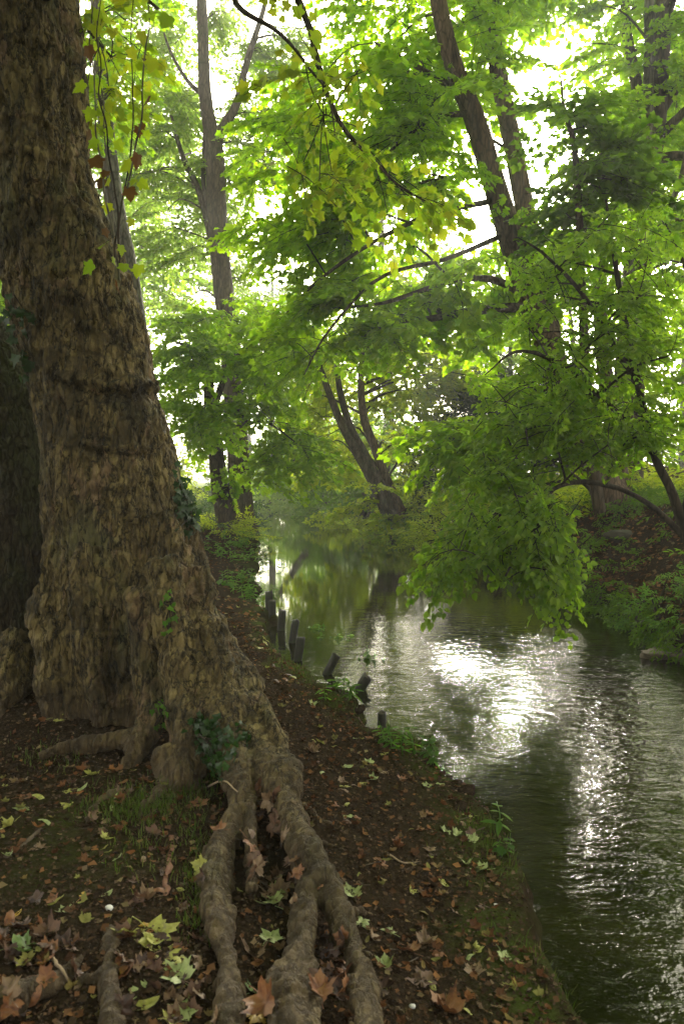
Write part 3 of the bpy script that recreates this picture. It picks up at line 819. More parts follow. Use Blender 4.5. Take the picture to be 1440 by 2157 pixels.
k3 = stem(K, [(1310, 1060, 15.3, .3), (1300, 1000, 15.3, .2), (1290, 900, 15.5, .17), (1270, 760, 15.8, .15), (1262, 600, 16, .12), (1270, 480, 16, .07)], bark='bark_brown', seed=3)
def bough(root, rows, bark='bark', name='branch', n=20, seed=0):
    return stem(root, rows, name, bark, 8, n, 0.12, seed)
kb = [bough(K, [(1128, 650, 14.9, .10), (1060, 648, 14.6, .085), (990, 656, 14.4, .075), (900, 672, 14.2, .06), (820, 680, 14, .04), (740, 720, 13.9, .02)], seed=4),
      bough(K, [(1118, 630, 14.9, .085), (1040, 590, 14.6, .07), (960, 590, 14.3, .055), (880, 615, 14, .045), (800, 640, 13.8, .03), (690, 650, 13.6, .015)], seed=5),
      bough(K, [(975, 195, 14.6, .07), (920, 165, 14.3, .055), (850, 125, 14.1, .04), (790, 90, 14, .02)], seed=6),
      bough(K, [(995, 240, 14.6, .06), (930, 245, 14.3, .045), (870, 275, 14, .035), (815, 325, 13.8, .02)], seed=7),
      bough(K, [(1042, 370, 14.6, .05), (960, 372, 14.3, .04), (880, 385, 14.1, .02)], seed=8),
      bough(K, [(1050, 420, 14.7, .06), (900, 455, 14.2, .045), (770, 520, 13.8, .035), (660, 600, 13.6, .025), (585, 680, 13.6, .012)], seed=9),
      bough(K, [(1070, 490, 14.8, .05), (940, 545, 14, .04), (800, 585, 13.4, .03), (690, 700, 13.2, .02), (640, 790, 13.2, .01)], seed=10)]
r = R_(1)
A = np.vstack([region(r, [(520, 300), (640, 130), (830, 90), (940, 200), (990, 330), (930, 450), (990, 545), (980, 640), (890, 690), (850, 760), (740, 790), (640, 810), (570, 740), (600, 640), (540, 540)], 285, 13, 17,
                      [(966, 492, 42, 27), (1000, 400, 60, 42), (1100, 280, 90, 200)], 0.9),
               region(r, [(760, -60), (1190, -60), (1170, 90), (1090, 150), (1020, 240), (940, 180), (860, 120), (760, 100)], 85, 14, 18.5, [(1120, 260, 80, 190), (1195, 85, 50, 70)], 0.7),
               region(r, [(1060, 450), (1180, 420), (1200, 560), (1120, 640), (1000, 600), (1010, 540)], 16, 14.5, 16, [(1010, 480, 50, 40)]),
               region(r, [(890, 900), (950, 870), (1020, 890), (1020, 970), (930, 985)], 20, 12, 13.2),
               region(r, [(985, 520), (1140, 470), (1150, 700), (1000, 750)], 30, 15, 19, [(1010, 480, 40, 40)], .5),
               region(r, [(1010, 740), (1130, 740), (1140, 900), (1030, 900)], 8, 15.5, 18),
               region(r, [(700, -400), (1200, -400), (1200, -60), (700, -60)], 26, 14, 19)])
def overhead(rng, lo, hi, n):
    A = rng.uniform(lo, hi, (n * 4, 3))
    return A[A[:, 2] > 1.5 + .62 * A[:, 1] + 1.6][:n]
crown(K, [k1[-6:], k2[-6:]], overhead(r, (-2.5, 8, 8), (7, 18, 19), 80), 'shade', 'maple', r, per=14, max_r=.06)  # unseen leaf mass above the view, added to screen sky from the water
crown(K, [k1, k2] + kb, A, 'maple', 'maple', r, outward=1.0, dz=-0.22, per=8, max_r=0.05)

# slim dark maple right of the stems
J = thing('maple_tree', base_of((1235, 1030, 13)), 'slim young maple with a compact dark green crown right of the twin-stemmed maple', 'tree')
j1 = stem(J, [(1262, 1080, 13, .1), (1240, 900, 13, .085), (1226, 640, 13, .07), (1218, 430, 12.8, .055), (1207, 300, 12.7, .045), (1188, 235, 12.6, .03), (1180, 160, 12.6, .012)], seed=11)
r = R_(2)
crown(J, [j1], np.vstack([region(r, [(1150, 420), (1165, 300), (1185, 190), (1260, 160), (1335, 240), (1345, 400), (1250, 440)], 44, 12.2, 13.6),
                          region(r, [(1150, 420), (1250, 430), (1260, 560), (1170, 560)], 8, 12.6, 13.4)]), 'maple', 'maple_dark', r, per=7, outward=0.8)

# dark many-armed tree at the right edge
Lr = thing('oak_tree', base_of((1340, 1040, 17)), 'dark many-armed tree at the right edge with several upright limbs above the undergrowth', 'tree')
l1 = stem(Lr, [(1310, 1060, 17, .42), (1318, 900, 17, .34), (1335, 650, 17, .30), (1352, 420, 17, .27), (1372, 300, 17, .24), (1386, 160, 17, .2), (1396, 0, 17, .17), (1402, -300, 17, .06)], bark='bark', seed=12)
l2 = stem(Lr, [(1356, 420, 16.6, .1), (1362, 250, 16.4, .105), (1366, 100, 16.4, .1), (1366, -60, 16.4, .09), (1362, -300, 16.4, .04)], 'branch', 'bark_grey', seed=13)
l3 = stem(Lr, [(1370, 330, 17, .14), (1340, 180, 17.3, .12), (1318, 60, 17.5, .10), (1310, -80, 17.6, .08), (1300, -280, 17.6, .03)], 'branch', 'bark', seed=14)
lb = [bough(Lr, [(1372, 300, 17, .12), (1410, 265, 16.8, .1), (1450, 225, 16.6, .08), (1530, 150, 16.6, .04)], seed=15),
      bough(Lr, [(1362, 345, 17, .12), (1410, 330, 16.6, .1), (1460, 335, 16.2, .08), (1540, 380, 16, .03)], seed=16),
      bough(Lr, [(1380, 250, 17, .12), (1420, 190, 17, .1), (1450, 130, 17, .08), (1500, 0, 17, .04)], seed=17),
      bough(Lr, [(1450, 300, 15, .05), (1425, 400, 14.6, .05), (1380, 455, 14.4, .035)], seed=18),
      bough(Lr, [(1340, 600, 16.8, .1), (1390, 480, 15.6, .08), (1450, 470, 15, .06), (1520, 480, 15, .02)], seed=19)]
r = R_(3)
crown(Lr, [l1, l2, l3] + lb, np.vstack([region(r, [(1200, -60), (1460, -60), (1460, 420), (1370, 430), (1300, 250), (1215, 130)], 88, 15.5, 19, [(1200, 100, 40, 60), (1410, 380, 35, 30)], 0.6),
                                       region(r, [(1340, 430), (1470, 420), (1470, 900), (1390, 900), (1340, 640)], 50, 14, 18, [], 0.5),
                                       region(r, [(1200, -400), (1500, -400), (1500, -60), (1200, -60)], 30, 15.5, 19)]), 'maple', 'maple', r, per=8, max_r=0.06)

crown(Lr, [l1[-6:], l3[-6:]], overhead(r, (3.5, 5, 6), (11, 18, 19), 100), 'shade', 'maple', r, per=14, max_r=.06)  # more unseen canopy, added so the water reflects less sky

# lime leaning out over the water from the right bank: big drooping leafy boughs
Ml = thing('lime_tree', base_of((1436, 1095, 9)), 'low lime tree rooted at the right edge whose drooping leafy boughs trail over the water', 'tree')
b0 = at(1440, 1130, 9)
m1 = stem(Ml, [(1446, 1140, 9, .07), (1415, 1040, 9, .055), (1378, 960, 9, .048), (1345, 820, 8.9, .042), (1312, 660, 8.8, .036), (1290, 520, 8.7, .026), (1275, 420, 8.6, .01)], bark='twig', sides=8, seed=21)
m2 = stem(Ml, [(1440, 1130, 9, .04), (1370, 1065, 8.9, .03), (1290, 1025, 8.7, .025), (1200, 1012, 8.5, .02), (1120, 1030, 8.3, .016), (1060, 1070, 8.1, .02), (990, 1120, 8.0, .012), (900, 1140, 8, .005)], 'branch', 'twig', 8, seed=22)
m3 = stem(Ml, [(1300, 1028, 8.7, .03), (1235, 1015, 8.3, .028), (1165, 1030, 7.9, .022), (1110, 1100, 7.6, .017), (1080, 1180, 7.4, .012), (1040, 1260, 7.3, .005)], 'branch', 'twig', 8, seed=23)
m4 = stem(Ml, [(1378, 960, 9, .035), (1290, 860, 8.6, .03), (1180, 770, 8.3, .024), (1090, 740, 8.1, .015), (1020, 790, 8, .006)], 'branch', 'twig', 8, seed=24)
m5 = stem(Ml, [(1350, 830, 8.9, .03), (1240, 640, 8.4, .024), (1150, 540, 8.2, .015), (1090, 500, 8.1, .006)], 'branch', 'twig', 8, seed=25)
m6 = stem(Ml, [(1435, 1110, 9, .06), (1470, 950, 9, .05), (1480, 750, 9, .04), (1440, 560, 8.8, .02), (1400, 470, 8.7, .008)], 'branch', 'twig', 8, seed=26)
r = R_(4)
A = np.vstack([region(r, [(1085, 560), (1110, 470), (1200, 480), (1290, 420), (1440, 490), (1450, 960), (1340, 940), (1230, 890), (1120, 880), (1020, 820), (1070, 700)], 150, 7.6, 9.8, [(1175, 690, 36, 50)], 0.6),
               region(r, [(1010, 850), (1200, 850), (1370, 930), (1310, 985), (1165, 980), (1100, 1050), (1000, 1090), (910, 1105), (950, 1030)], 70, 7.3, 8.8, [(1195, 1015, 50, 22), (960, 1015, 50, 28), (1270, 985, 30, 20)], 0.4),
               ])
crown(Ml, [m1, m2, m3, m4, m5, m6], A, 'lime', 'lime', r, bark='twig', per=6, outward=0.9, dz=-0.35, lift=0.05, back=0.5, max_r=0.018, scale=(.5, .9), roll=.2)
A = np.vstack([region(r, [(1010, 1040), (1150, 1030), (1195, 1090), (1190, 1200), (1120, 1185), (1050, 1230), (970, 1215), (890, 1205), (940, 1140)], 54, 6.8, 8.2, [], 0.5),
               region(r, [(1120, 1120), (1200, 1100), (1210, 1250), (1150, 1260)], 12, 7.0, 7.8)])
crown(Ml, [m2, m3], A, 'lime', 'lime', r, bark='twig', per=5, outward=0.55, dz=-0.85, lift=0.12, back=0.35, max_r=0.012, scale=(.45, 1.0), roll=.3, name='crown')

# three leaning stems at the water's edge upstream
Ht = thing('alder_tree', base_of((845, 1130, 24.5)), 'clump of three stems leaning over the stream from the right bank upstream', 'tree')
h1 = stem(Ht, [(842, 1150, 24.5, 0.265), (815, 1085, 24.5, 0.172), (782, 1010, 24.5, 0.148), (752, 955, 24.4, 0.140), (722, 900, 24.3, 0.125), (690, 820, 24.2, 0.101), (650, 700, 24, 0.047)], bark='bark', seed=31)
h2 = stem(Ht, [(846, 1150, 24.6, 0.234), (826, 1085, 24.6, 0.156), (800, 1020, 24.6, 0.140), (770, 960, 24.5, 0.133), (738, 900, 24.5, 0.117), (715, 820, 24.4, 0.094), (700, 700, 24.4, 0.047)], bark='bark', seed=32)
h3 = stem(Ht, [(866, 1140, 24.8, 0.234), (848, 1085, 24.8, 0.164), (818, 1020, 24.8, 0.148), (792, 950, 24.9, 0.140), (766, 880, 25, 0.125), (760, 790, 25, 0.094), (770, 660, 25, 0.039)], bark='bark_brown', seed=33)
r = R_(5)
crown(Ht, [h1, h2, h3], np.vstack([region(r, [(640, 740), (800, 690), (960, 720), (985, 830), (900, 880), (800, 870), (740, 830), (680, 900), (620, 930), (600, 860)], 120, 24.6, 28, [], 0.5),
                                  region(r, [(640, 900), (980, 860), (960, 960), (880, 1000), (660, 1020)], 60, 26, 29),
                                  region(r, [(700, 540), (900, 560), (900, 740), (640, 760)], 40, 22, 27),
                                  region(r, [(760, 1040), (830, 1010), (880, 1090), (860, 1120), (790, 1090)], 9, 23.6, 25)]), 'maple', 'bright', r, per=9, scale=(0.9, 1.4), dz=-0.2)

# forked tall tree on the left bank
D_ = thing('forked_tree', base_of((508, 1100, 24)), 'tall slender tree with a high fork standing on the left bank beside the water', 'tree')
d1 = stem(D_, [(512, 1135, 24, 0.53), (508, 1080, 24, 0.38), (502, 960, 24, 0.33), (494, 850, 24, 0.32), (482, 700, 24, 0.31), (468, 590, 24, 0.30), (457, 450, 24, 0.29), (452, 330, 24, 0.28), (446, 285, 24, 0.23), (432, 200, 24, 0.20), (427, 60, 24, 0.16), (420, -100, 24, 0.13), (410, -400, 24, 0.06)], bark='bark', seed=41)
d2 = stem(D_, [(455, 305, 24, .17), (470, 268, 24, .14), (497, 222, 24, .12), (520, 130, 24, .1), (560, 0, 24, .07), (580, -140, 24, .03)], 'branch', 'bark', seed=42)
d3 = stem(D_, [(500, 850, 24.2, .12), (470, 640, 24.6, .12), (440, 480, 24.8, .11), (418, 400, 25, .10), (385, 330, 25, .08), (360, 240, 25, .04)], 'branch', 'bark', seed=43)
d4 = stem(D_, [(444, 480, 24.8, .08), (428, 380, 25, .07), (430, 280, 25, .05), (420, 200, 25.2, .02)], 'branch', 'bark', seed=44)
d6 = stem(D_, [(428, 200, 24, .09), (395, 170, 24, .06), (360, 110, 24, .04), (330, 20, 24, .02)], 'branch', 'bark', seed=46)
r = R_(6)
A = np.vstack([region(r, [(240, -40), (620, -40), (650, 200), (560, 420), (540, 620), (420, 660), (330, 620), (300, 480), (260, 380)], 230, 24.2, 28, [(405, 80, 34, 110), (505, 70, 40, 24), (450, 560, 34, 90)], 1.2),
               region(r, [(260, -420), (640, -420), (640, -40), (240, -40)], 30, 21, 27)])
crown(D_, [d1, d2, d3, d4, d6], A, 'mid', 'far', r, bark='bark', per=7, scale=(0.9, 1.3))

# ivy-clad leaning maple just beyond it
E_ = thing('maple_tree', base_of((478, 1090, 22.5)), 'leaning leafy maple with a low bright crown beside the forked tree on the left bank', 'tree')
e1 = stem(E_, [(480, 1095, 22.5, .34), (466, 1040, 22.4, .26), (456, 960, 22.2, .22), (446, 880, 22, .19), (440, 800, 21.8, .14), (450, 700, 21.4, .09), (470, 640, 21, .04)], bark='bark', seed=51)
eb = [bough(E_, [(446, 880, 22, .1), (480, 780, 20.6, .08), (540, 720, 19.6, .05), (590, 690, 19, .02)], seed=52),
      bough(E_, [(440, 800, 21.8, .09), (410, 740, 20.8, .07), (370, 720, 19.8, .03)], seed=53),
      bough(E_, [(452, 930, 22, .09), (500, 900, 20.4, .06), (560, 890, 19.6, .03), (620, 930, 19.2, .015)], seed=54)]
r = R_(7)
A = np.vstack([region(r, [(345, 690), (430, 640), (540, 620), (610, 680), (600, 760), (570, 860), (500, 880), (420, 920), (365, 880), (350, 790)], 125, 17.5, 21.5, [(492, 800, 26, 85)], 0.6),
               region(r, [(560, 880), (690, 900), (680, 980), (600, 1010), (560, 1010)], 22, 18.5, 21.5),
               region(r, [(430, 900), (500, 890), (500, 1010), (440, 1030)], 8, 21.5, 22.6)])
crown(E_, [e1] + eb, A, 'maple', 'maple', r, per=8, scale=(0.8, 1.25), dz=-0.25)

# grey trunk seen past the plane
F_ = thing('grey_tree', base_of((285, 1050, 15)), 'smooth grey trunk half hidden behind the right edge of the plane tree', 'tree')
f1 = stem(F_, [(330, 1120, 15, .3), (310, 900, 15, .24), (292, 740, 15, .21), (268, 560, 15, .19), (243, 440, 15, .175), (222, 250, 15, .14), (205, 60, 15, .1), (195, -120, 15, .07), (190, -350, 15, .02)], bark='bark_grey', seed=61)
r = R_(8)
crown(F_, [f1], np.vstack([region(r, [(165, -30), (330, -30), (330, 180), (290, 330), (230, 360), (190, 300)], 24, 13, 17, [], 0.4), region(r, [(-30, 540), (30, 560), (60, 700), (-30, 720)], 8, 13, 16),
                           region(r, [(100, -300), (340, -300), (340, -30), (150, -30)], 12, 13, 17)]), 'maple', 'maple', r, per=6, scale=(.8, 1.1))

# far stem leaning across the pool
I_ = thing('leaning_tree', base_of((695, 1072, 42)), 'thin bare trunk leaning left over the misty pool far upstream', 'tree')
i1 = stem(I_, [(700, 1085, 42, .3), (678, 1050, 42, .26), (652, 1018, 41.5, .24), (626, 985, 41, .2), (590, 930, 40, .15), (560, 860, 40, .07)], bark='bark_grey', seed=71)
r = R_(9)
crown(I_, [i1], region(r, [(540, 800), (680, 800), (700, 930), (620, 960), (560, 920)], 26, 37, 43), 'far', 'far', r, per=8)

# ------------------------------------------------------------------ background trees: three kinds, then copies
def wild_tree(name, seed, h, cr, label, leaf, bark, n, low=0.25, kind='far', lean=0.0):
    r = R_(seed)
    t = thing(name, (0, 0, 0), label, 'tree', 'trees in the haze behind the stream')
    P = np.array([(0, 0, -0.5, .30 * h / 18), (0.1, 0, h * .2, .24 * h / 18), (lean * .5, 0.1, h * .5, .17 * h / 18), (lean, -.2, h * .8, .09 * h / 18), (lean * 1.2, 0, h * .98, .02)])
    S = spline(P, 24); g = Geo(); add_tube(g, S[:, :3], S[:, 3], 10); g.build('trunk', [M[bark]], t)
    A = []
    while len(A) < n:
        q = r.uniform(-1, 1, 3)
        if np.linalg.norm(q) > 1 or np.linalg.norm(q) < 0.35: continue
        p = np.array((q[0] * cr + lean * .7, q[1] * cr, h * (low + (1 - low) * (q[2] + 1) / 2)))
        if vnoise(p[None] * 0.45, seed)[0] > -0.25: A.append(p)
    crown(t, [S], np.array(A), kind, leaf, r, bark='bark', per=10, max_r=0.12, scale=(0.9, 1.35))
    return t
W1 = wild_tree('broadleaf_tree', 301, 19, 4.6, '', 'far', 'bark_grey', 170, 0.22)
W2 = wild_tree('broadleaf_tree', 302, 16, 4.0, '', 'maple', 'bark', 140, 0.12, lean=0.8)
W3 = wild_tree('broadleaf_tree', 303, 22, 3.8, '', 'far', 'bark', 150, 0.35, lean=-0.6)
far_spots = [(W1, -9.5, 34, 0.3, 1.0, 'hazy grey-green tree behind the forked tree on the left bank'),
             (W2, -15, 30, 1.2, 1.0, 'hazy pale tree left of the forked tree, showing past the plane trunk'),
             (W3, -11.5, 46, 2.0, 1.0, 'faint tall tree farther back between the plane trunk and the forked tree'),
             (W1, -5.5, 62, 0.9, 1.05, 'faint tree in mist straight above the end of the stream'),
             (W2, -1, 66, 3.0, 1.1, 'faint tree in mist just right of the end of the stream'),
             (W3, 2.5, 44, 0.5, 1.0, 'tall hazy tree behind the leaning clump of three stems'),
             (W1, 7, 42, 2.2, 0.6, 'hazy tree in the gap between the leaning clump and the twin-stemmed maple'),
             (W2, 9.0, 31, 4.0, 0.66, 'hazy green tree just left behind the twin-stemmed maple'),
             (W3, 15.5, 36, 1.5, 0.95, 'hazy tree right behind the twin-stemmed maple stems'),
             (W1, 13.5, 26, 5.0, 0.9, 'green tree behind the dark many-armed tree at the right edge'),
             (W2, 19, 30, 0.2, 1.0, 'hazy tree at the far right behind the lime boughs'),
             (W3, -20, 42, 0.6, 1.0, 'faint tree at the left behind the plane trunk'),
             (W2, -10, 17, 2.6, 0.85, 'green tree at the left edge seen through the gap beside the plane trunk'),
             (W1, 6.9, 33, 3.3, 0.55, 'added low hazy tree behind the dark yew, between the leaning clump and the twin-stemmed maple'),  # put in to break up the sky glare on the water
             (W1, -9, 78, 1.0, 0.8, 'very faint misty tree closing the view left of the stream end'),
             (W2, -3.2, 80, 2.0, 0.75, 'very faint misty tree closing the view right above the stream end'),
             (W2, 1.5, 57, 5.2, 0.8, 'pale hazy tree just left of the leaning clump of three stems'),
             (W1, 12, 58, 0.1, 0.6, 'faint far tree in mist low between the maple stems')]
used = set()
for (w, x, y, rz, sc, lb) in far_spots:
    z0 = float(height(x, y))
    if id(w) not in used:
        used.add(id(w)); w.location = (x, y, z0); w.rotation_euler = (0, 0, rz); w.scale = (sc, sc, sc); w['label'] = lb
    else: dup(w, (x, y, z0), rz, sc, lb)

def bush(name, x, y, rx, rz_, n, kind, leaf, label, seed, cat='bush', scale=(0.8, 1.2), group=None, z=None, ry=None):
    r = R_(seed); z0 = float(height(x, y)) if z is None else z
    t = thing(name, (x, y, z0), label, cat, group)
    g = Geo(); ry = ry or rx
    th = r.uniform(0, 6.283, n); u = r.uniform(0, 1, n) ** .6; e = r.uniform(0.1, 1.0, n)
    P = np.stack([x + np.cos(th) * rx * u * np.sqrt(1 - e ** 2 * .8), y + np.sin(th) * ry * u * np.sqrt(1 - e ** 2 * .8), z0 + rz_ * e * (1.05 - 0.4 * u)], -1)
    P[:, 2] += height(P[:, 0], P[:, 1]).clip(WATER, None) - max(z0, WATER) if z is None else 0
    f = np.stack([np.cos(th), np.sin(th), r.normal(0.2, .35, n)], -1) + r.normal(0, .5, (n, 3))
    put_sprays(g, kind, P, f, r, scale, 0.5)
    g.build('foliage', [M[leaf], M['twig']], t)
    for k in range(min(9, max(4, n // 8))):
        g = Geo(); q = P[r.integers(n)]
        b = np.array((x + r.normal(0, rx * .15), y + r.normal(0, ry * .15), z0 - 0.05))
        add_tube(g, limb_curve(b, q, 0.12, 6, r), np.linspace(.016, .005, 6) * (0.5 + rz_), 5, 0, False)
        g.build('stem', [M['twig']], t)
    return t
pt_ = lambda px, py, d: at(px, py, d)[:2]
for k, (px, d, rx, rz_, n, kind, leaf, lb) in enumerate([
    (1045, 27, 2.6, 5.4, 260, 'yew', 'yew', 'dark blue-green yew behind the lime boughs on the right bank'),
    (1120, 24, 2.0, 4.8, 210, 'yew', 'yew', 'smaller dark yew beside the twin-stemmed maple trunk'),
    (1480, 21, 2.4, 3.4, 80, 'yew', 'yew', 'dark grey-green shrub behind the lime at the right edge'),
    (640, 48, 3.2, 3.0, 90, 'far', 'far', 'grey-green shrub overhanging the far end of the pool'),
    (715, 40, 2.3, 3.4, 90, 'mid', 'maple_dark', 'dark rounded shrub at the foot of the leaning thin trunk'),
    (745, 31, 1.4, 1.2, 45, 'maple', 'bright', 'bright green bush at the water edge left of the three leaning stems'),
    (560, 66, 4.0, 3.4, 70, 'far', 'far', 'pale misty shrub closing the end of the stream'),
    (660, 57, 3.0, 4.6, 100, 'far', 'far', 'added tall hazy shrub above the far end of the pool'),  # added to hide white sky that the far pool reflected
    (730, 52, 3.0, 7.5, 150, 'mid', 'maple', 'added tall leafy thicket on the far right bank behind the thin leaning trunk'),  # likewise put in to darken the reflection in the pool
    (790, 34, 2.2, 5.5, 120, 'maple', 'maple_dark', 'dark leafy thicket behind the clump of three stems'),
    (600, 75, 4.5, 4.2, 80, 'far', 'far', 'very pale tall shrub in the mist at the far end of the stream'),
    (880, 23.6, 1.0, .75, 34, 'lance', 'lime', 'low leafy bush at the foot of the three leaning stems'),
    (800, 25.4, .9, .8, 26, 'lance', 'plane', 'olive bush trailing in the water under the leaning stems'),
    (950, 21.3, 1.2, .9, 50, 'lance', 'bright', 'yellow-green bush on the right bank edge beyond the lime boughs'),
    (1030, 19.8, 1.3, .8, 50, 'lance', 'bright', 'yellow-green bush on the bank right behind the lime boughs'),
    (1395, 9.6, .42, .42, 34, 'herb', 'herb', 'small green bush hanging over the water at the right edge'),
    (1440, 9.0, .30, .3, 16, 'herb', 'herb', 'small leafy tuft just above the flat stone at the right edge'),
    (1190, 13.9, .5, .5, 22, 'herb', 'herb', 'thin leafy bush on the edge of the bare right bank'),
    (470, 22.6, .6, .35, 24, 'lance', 'bright', 'light green bush around the foot of the leaning maple'),
    (524, 20.4, .45, .4, 34, 'herb', 'herb', 'dense low bush at the left water edge below the forked tree'),
    (470, 25.5, 1.0, 1.8, 36, 'lance', 'ivy', 'ivy-dark bush between the two left bank trunks'),
    (300, 40, 2.4, 3.0, 60, 'far', 'bright', 'pale misty bush far behind the right edge of the plane trunk')]):
    x, y = pt_(px, 1000, d)
    bush('yew_bush' if leaf == 'yew' else 'leafy_bush', x, y, rx, rz_, n, kind, leaf, lb, 400 + k, scale=(1.0, 1.5) if kind == 'yew' else (0.55, .85) if kind == 'herb' else (0.8, 1.2))
# ------------------------------------------------------------------ posts, stones, log, sticks
m, nt, out = mat('wet_post_wood')
v = coord(nt, (1, 1, .15)); n1 = noise(nt, v, 30, 5, .65)
col = ramp(nt, n1, [(.3, (.007, .006, .004)), (.7, (.03, .025, .016))])
geo = nt.nodes.new('ShaderNodeNewGeometry'); sx = nt.nodes.new('ShaderNodeSeparateXYZ'); nt.links.new(geo.outputs['Position'], sx.inputs[0])
col = mixc(nt, ramp(nt, mathn(nt, 'ADD', mathn(nt, 'MULTIPLY', noise(nt, coord(nt), 14, 3), .6), .1), [(.35, (0, 0, 0)), (.5, (.8, .8, .8))]), col, (.026, .036, .009))
p = nd(nt, 'ShaderNodeBsdfPrincipled', i_Roughness=.7); nt.links.new(col, p.inputs['Base Color'])
b = nd(nt, 'ShaderNodeBump', i_Strength=.6, i_Distance=.01); nt.links.new(n1, b.inputs['Height']); nt.links.new(b.outputs[0], p.inputs['Normal'])
nt.links.new(p.outputs[0], out.inputs[0]); M['post'] = m
def plain(name, a, bcol, scale, rough=.8, bump=.4, dist=.01):
    m, nt, out = mat(name)
    n1 = noise(nt, coord(nt), scale, 5, .65)
    p = nd(nt, 'ShaderNodeBsdfPrincipled', i_Roughness=rough); p.inputs['Specular IOR Level'].default_value = .3
    nt.links.new(ramp(nt, n1, [(.3, a), (.7, bcol)]), p.inputs['Base Color'])
    b = nd(nt, 'ShaderNodeBump', i_Strength=bump, i_Distance=dist); nt.links.new(n1, b.inputs['Height']); nt.links.new(b.outputs[0], p.inputs['Normal'])
    nt.links.new(p.outputs[0], out.inputs[0]); M[name] = m
    return m
plain('post_end', (.03, .025, .018), (.085, .07, .05), 40)
plain('tan_stone', (.07, .055, .035), (.16, .13, .09), 9, .8, .8, .03)
plain('mossy', (.03, .05, .008), (.08, .10, .02), 22, .9, .9, .02)
plain('dark_stone', (.03, .026, .018), (.075, .065, .045), 6, .8, .7, .03)
plain('stone', (.07, .06, .048), (.17, .15, .12), 6, .8, .7, .03)
plain('pebble', (.55, .53, .5), (.75, .73, .7), 20, .5, .1)
plain('dead_wood', (.05, .036, .024), (.13, .095, .065), 25)
plain('red_bark', (.14, .06, .035), (.22, .11, .07), 18)
plain('cut_wood', (.2, .14, .085), (.34, .25, .16), 16)

def wpos(px, py):          # a point on the water sheet
    d = np.linspace(3, 80, 4000); P = at(px, py, d); return P[int(np.argmax(P[:, 2] < WATER))] if (P[:, 2] < WATER).any() else P[-1]
posts = [(566, 1247, 567, 1306, 8, 'farthest mossy post, standing close behind its neighbour in the water'),
         (573, 1266, 574, 1312, 8, 'mossy upright post just in front of the farthest post'),
         (595, 1286, 592, 1328, 8, 'upright mossy post alone in the water, third from the far end'),
         (623, 1308, 616, 1354, 8, 'slightly leaning post with a pale ring at the waterline'),
         (634, 1343, 627, 1392, 9, 'thick leaning post nearest the muddy bank lip'),
         (708, 1380, 688, 1420, 9, 'strongly tilted dark post beside the green nettle clump'),
         (773, 1425, 755, 1456, 11, 'short stump tilted to the right, alone out in the water'),
         (804, 1501, 803, 1545, 9, 'short upright stump half hidden behind the bank edge, nearest of the posts')]
r_post = R_(12)
for k, (tx, ty, bx, by, hw, lb) in enumerate(posts):
    q = wpos(bx, by); d = q[1]; top = at(tx, ty, d)
    ax = norm(top - q)[...]; low = q - ax * .5
    o = thing('wooden_post', q, lb, 'post', 'old mooring posts along the left bank')
    g = Geo(); rr = hw * d / FPX
    P = np.array([low, q, q * .5 + top * .5, top - ax * .012, top]); S = spline(np.c_[P, [rr, rr * 1.02, rr, rr, rr * .9]], 14)
    def rf(t, th, k=k): return 1 + .05 * np.cos(3 * th + k) + .04 * vnoise(np.stack([np.cos(th) * 2 + 0 * t, np.sin(th) * 2 + 0 * t, t * 9 + k + 0 * th], -1), 50 + k)
    (V, F), (V2, F2) = tube(S[:, :3], S[:, 3], 16, True, rf)
    tl_ = (.35 * rr * np.cos(np.arange(16) * math.pi / 8 + k * 1.7) + .12 * rr * r_post.normal(0, 1, 16))[:, None] * ax
    V[-16:] += tl_; V2[17:33] += tl_
    g.add(V, F); g.build('post_shaft', [M['post']], o)
    g = Geo(); g.add(V2[17:], F2[16:] - 17, 0, False); g.build('post_top', [M['post_end']], o)

def rock(name, loc, size, label, cat, mkey, seed, rz=0, sub=4, amp=.25, flat=2.0):
    bm = bmesh.new(); bmesh.ops.create_icosphere(bm, subdivisions=sub, radius=1)
    V = np.array([q.co[:] for q in bm.verts]); F = np.array([[q.index for q in f.verts] for f in bm.faces]); bm.free()
    V *= (1 + amp * fbm(V * 1.1 + seed, seed, 3))[:, None]
    V[:, 2] = np.sign(V[:, 2]) * np.abs(V[:, 2]) ** .75
    V[:, 2] = np.where(V[:, 2] > flat, flat + (V[:, 2] - flat) * .12, V[:, 2])
    V = V * size; c, s = math.cos(rz), math.sin(rz); V = np.c_[V[:, 0] * c - V[:, 1] * s, V[:, 0] * s + V[:, 1] * c, V[:, 2]] + loc
    g = Geo(); g.add(V, F); o = g.build(name, [M[mkey]], None, loc); return tag(o, label, cat)
q = wpos(1428, 1385); rock('flat_stone', (q[0], q[1], WATER + .02), (.30, .26, .10), 'flat tan stone lying in the water at the right edge', 'stone', 'tan_stone', 5, .2, 5, .7, .45)
q = ground_at(1195, 2055); rock('mossy_stone', (q[0] + .03, q[1], q[2] - .05), (.13, .26, .10), 'moss-covered hump of stone at the lower right edge of the path above the water', 'stone', 'mossy', 22, -.3, 4, .3)
q = at(1205, 1225, 13.6); rock('bank_stone', (q[0], q[1], -.15), (.42, .4, .42), 'upright dark stone block set in the lip of the right bank', 'stone', 'dark_stone', 9, .4)
q = wpos(1345, 1318); rock('bank_stone', (q[0] + .1, q[1], WATER + .05), (.3, .25, .2), 'low rounded stone in shadow at the foot of the right bank', 'stone', 'dark_stone', 12, .9)
q = ground_at(1312, 1130); rock('bank_stone', q + (0, 0, .02), (.26, .2, .09), 'flat grey stone lying in leaf litter high on the right bank', 'stone', 'dark_stone', 15, .1)
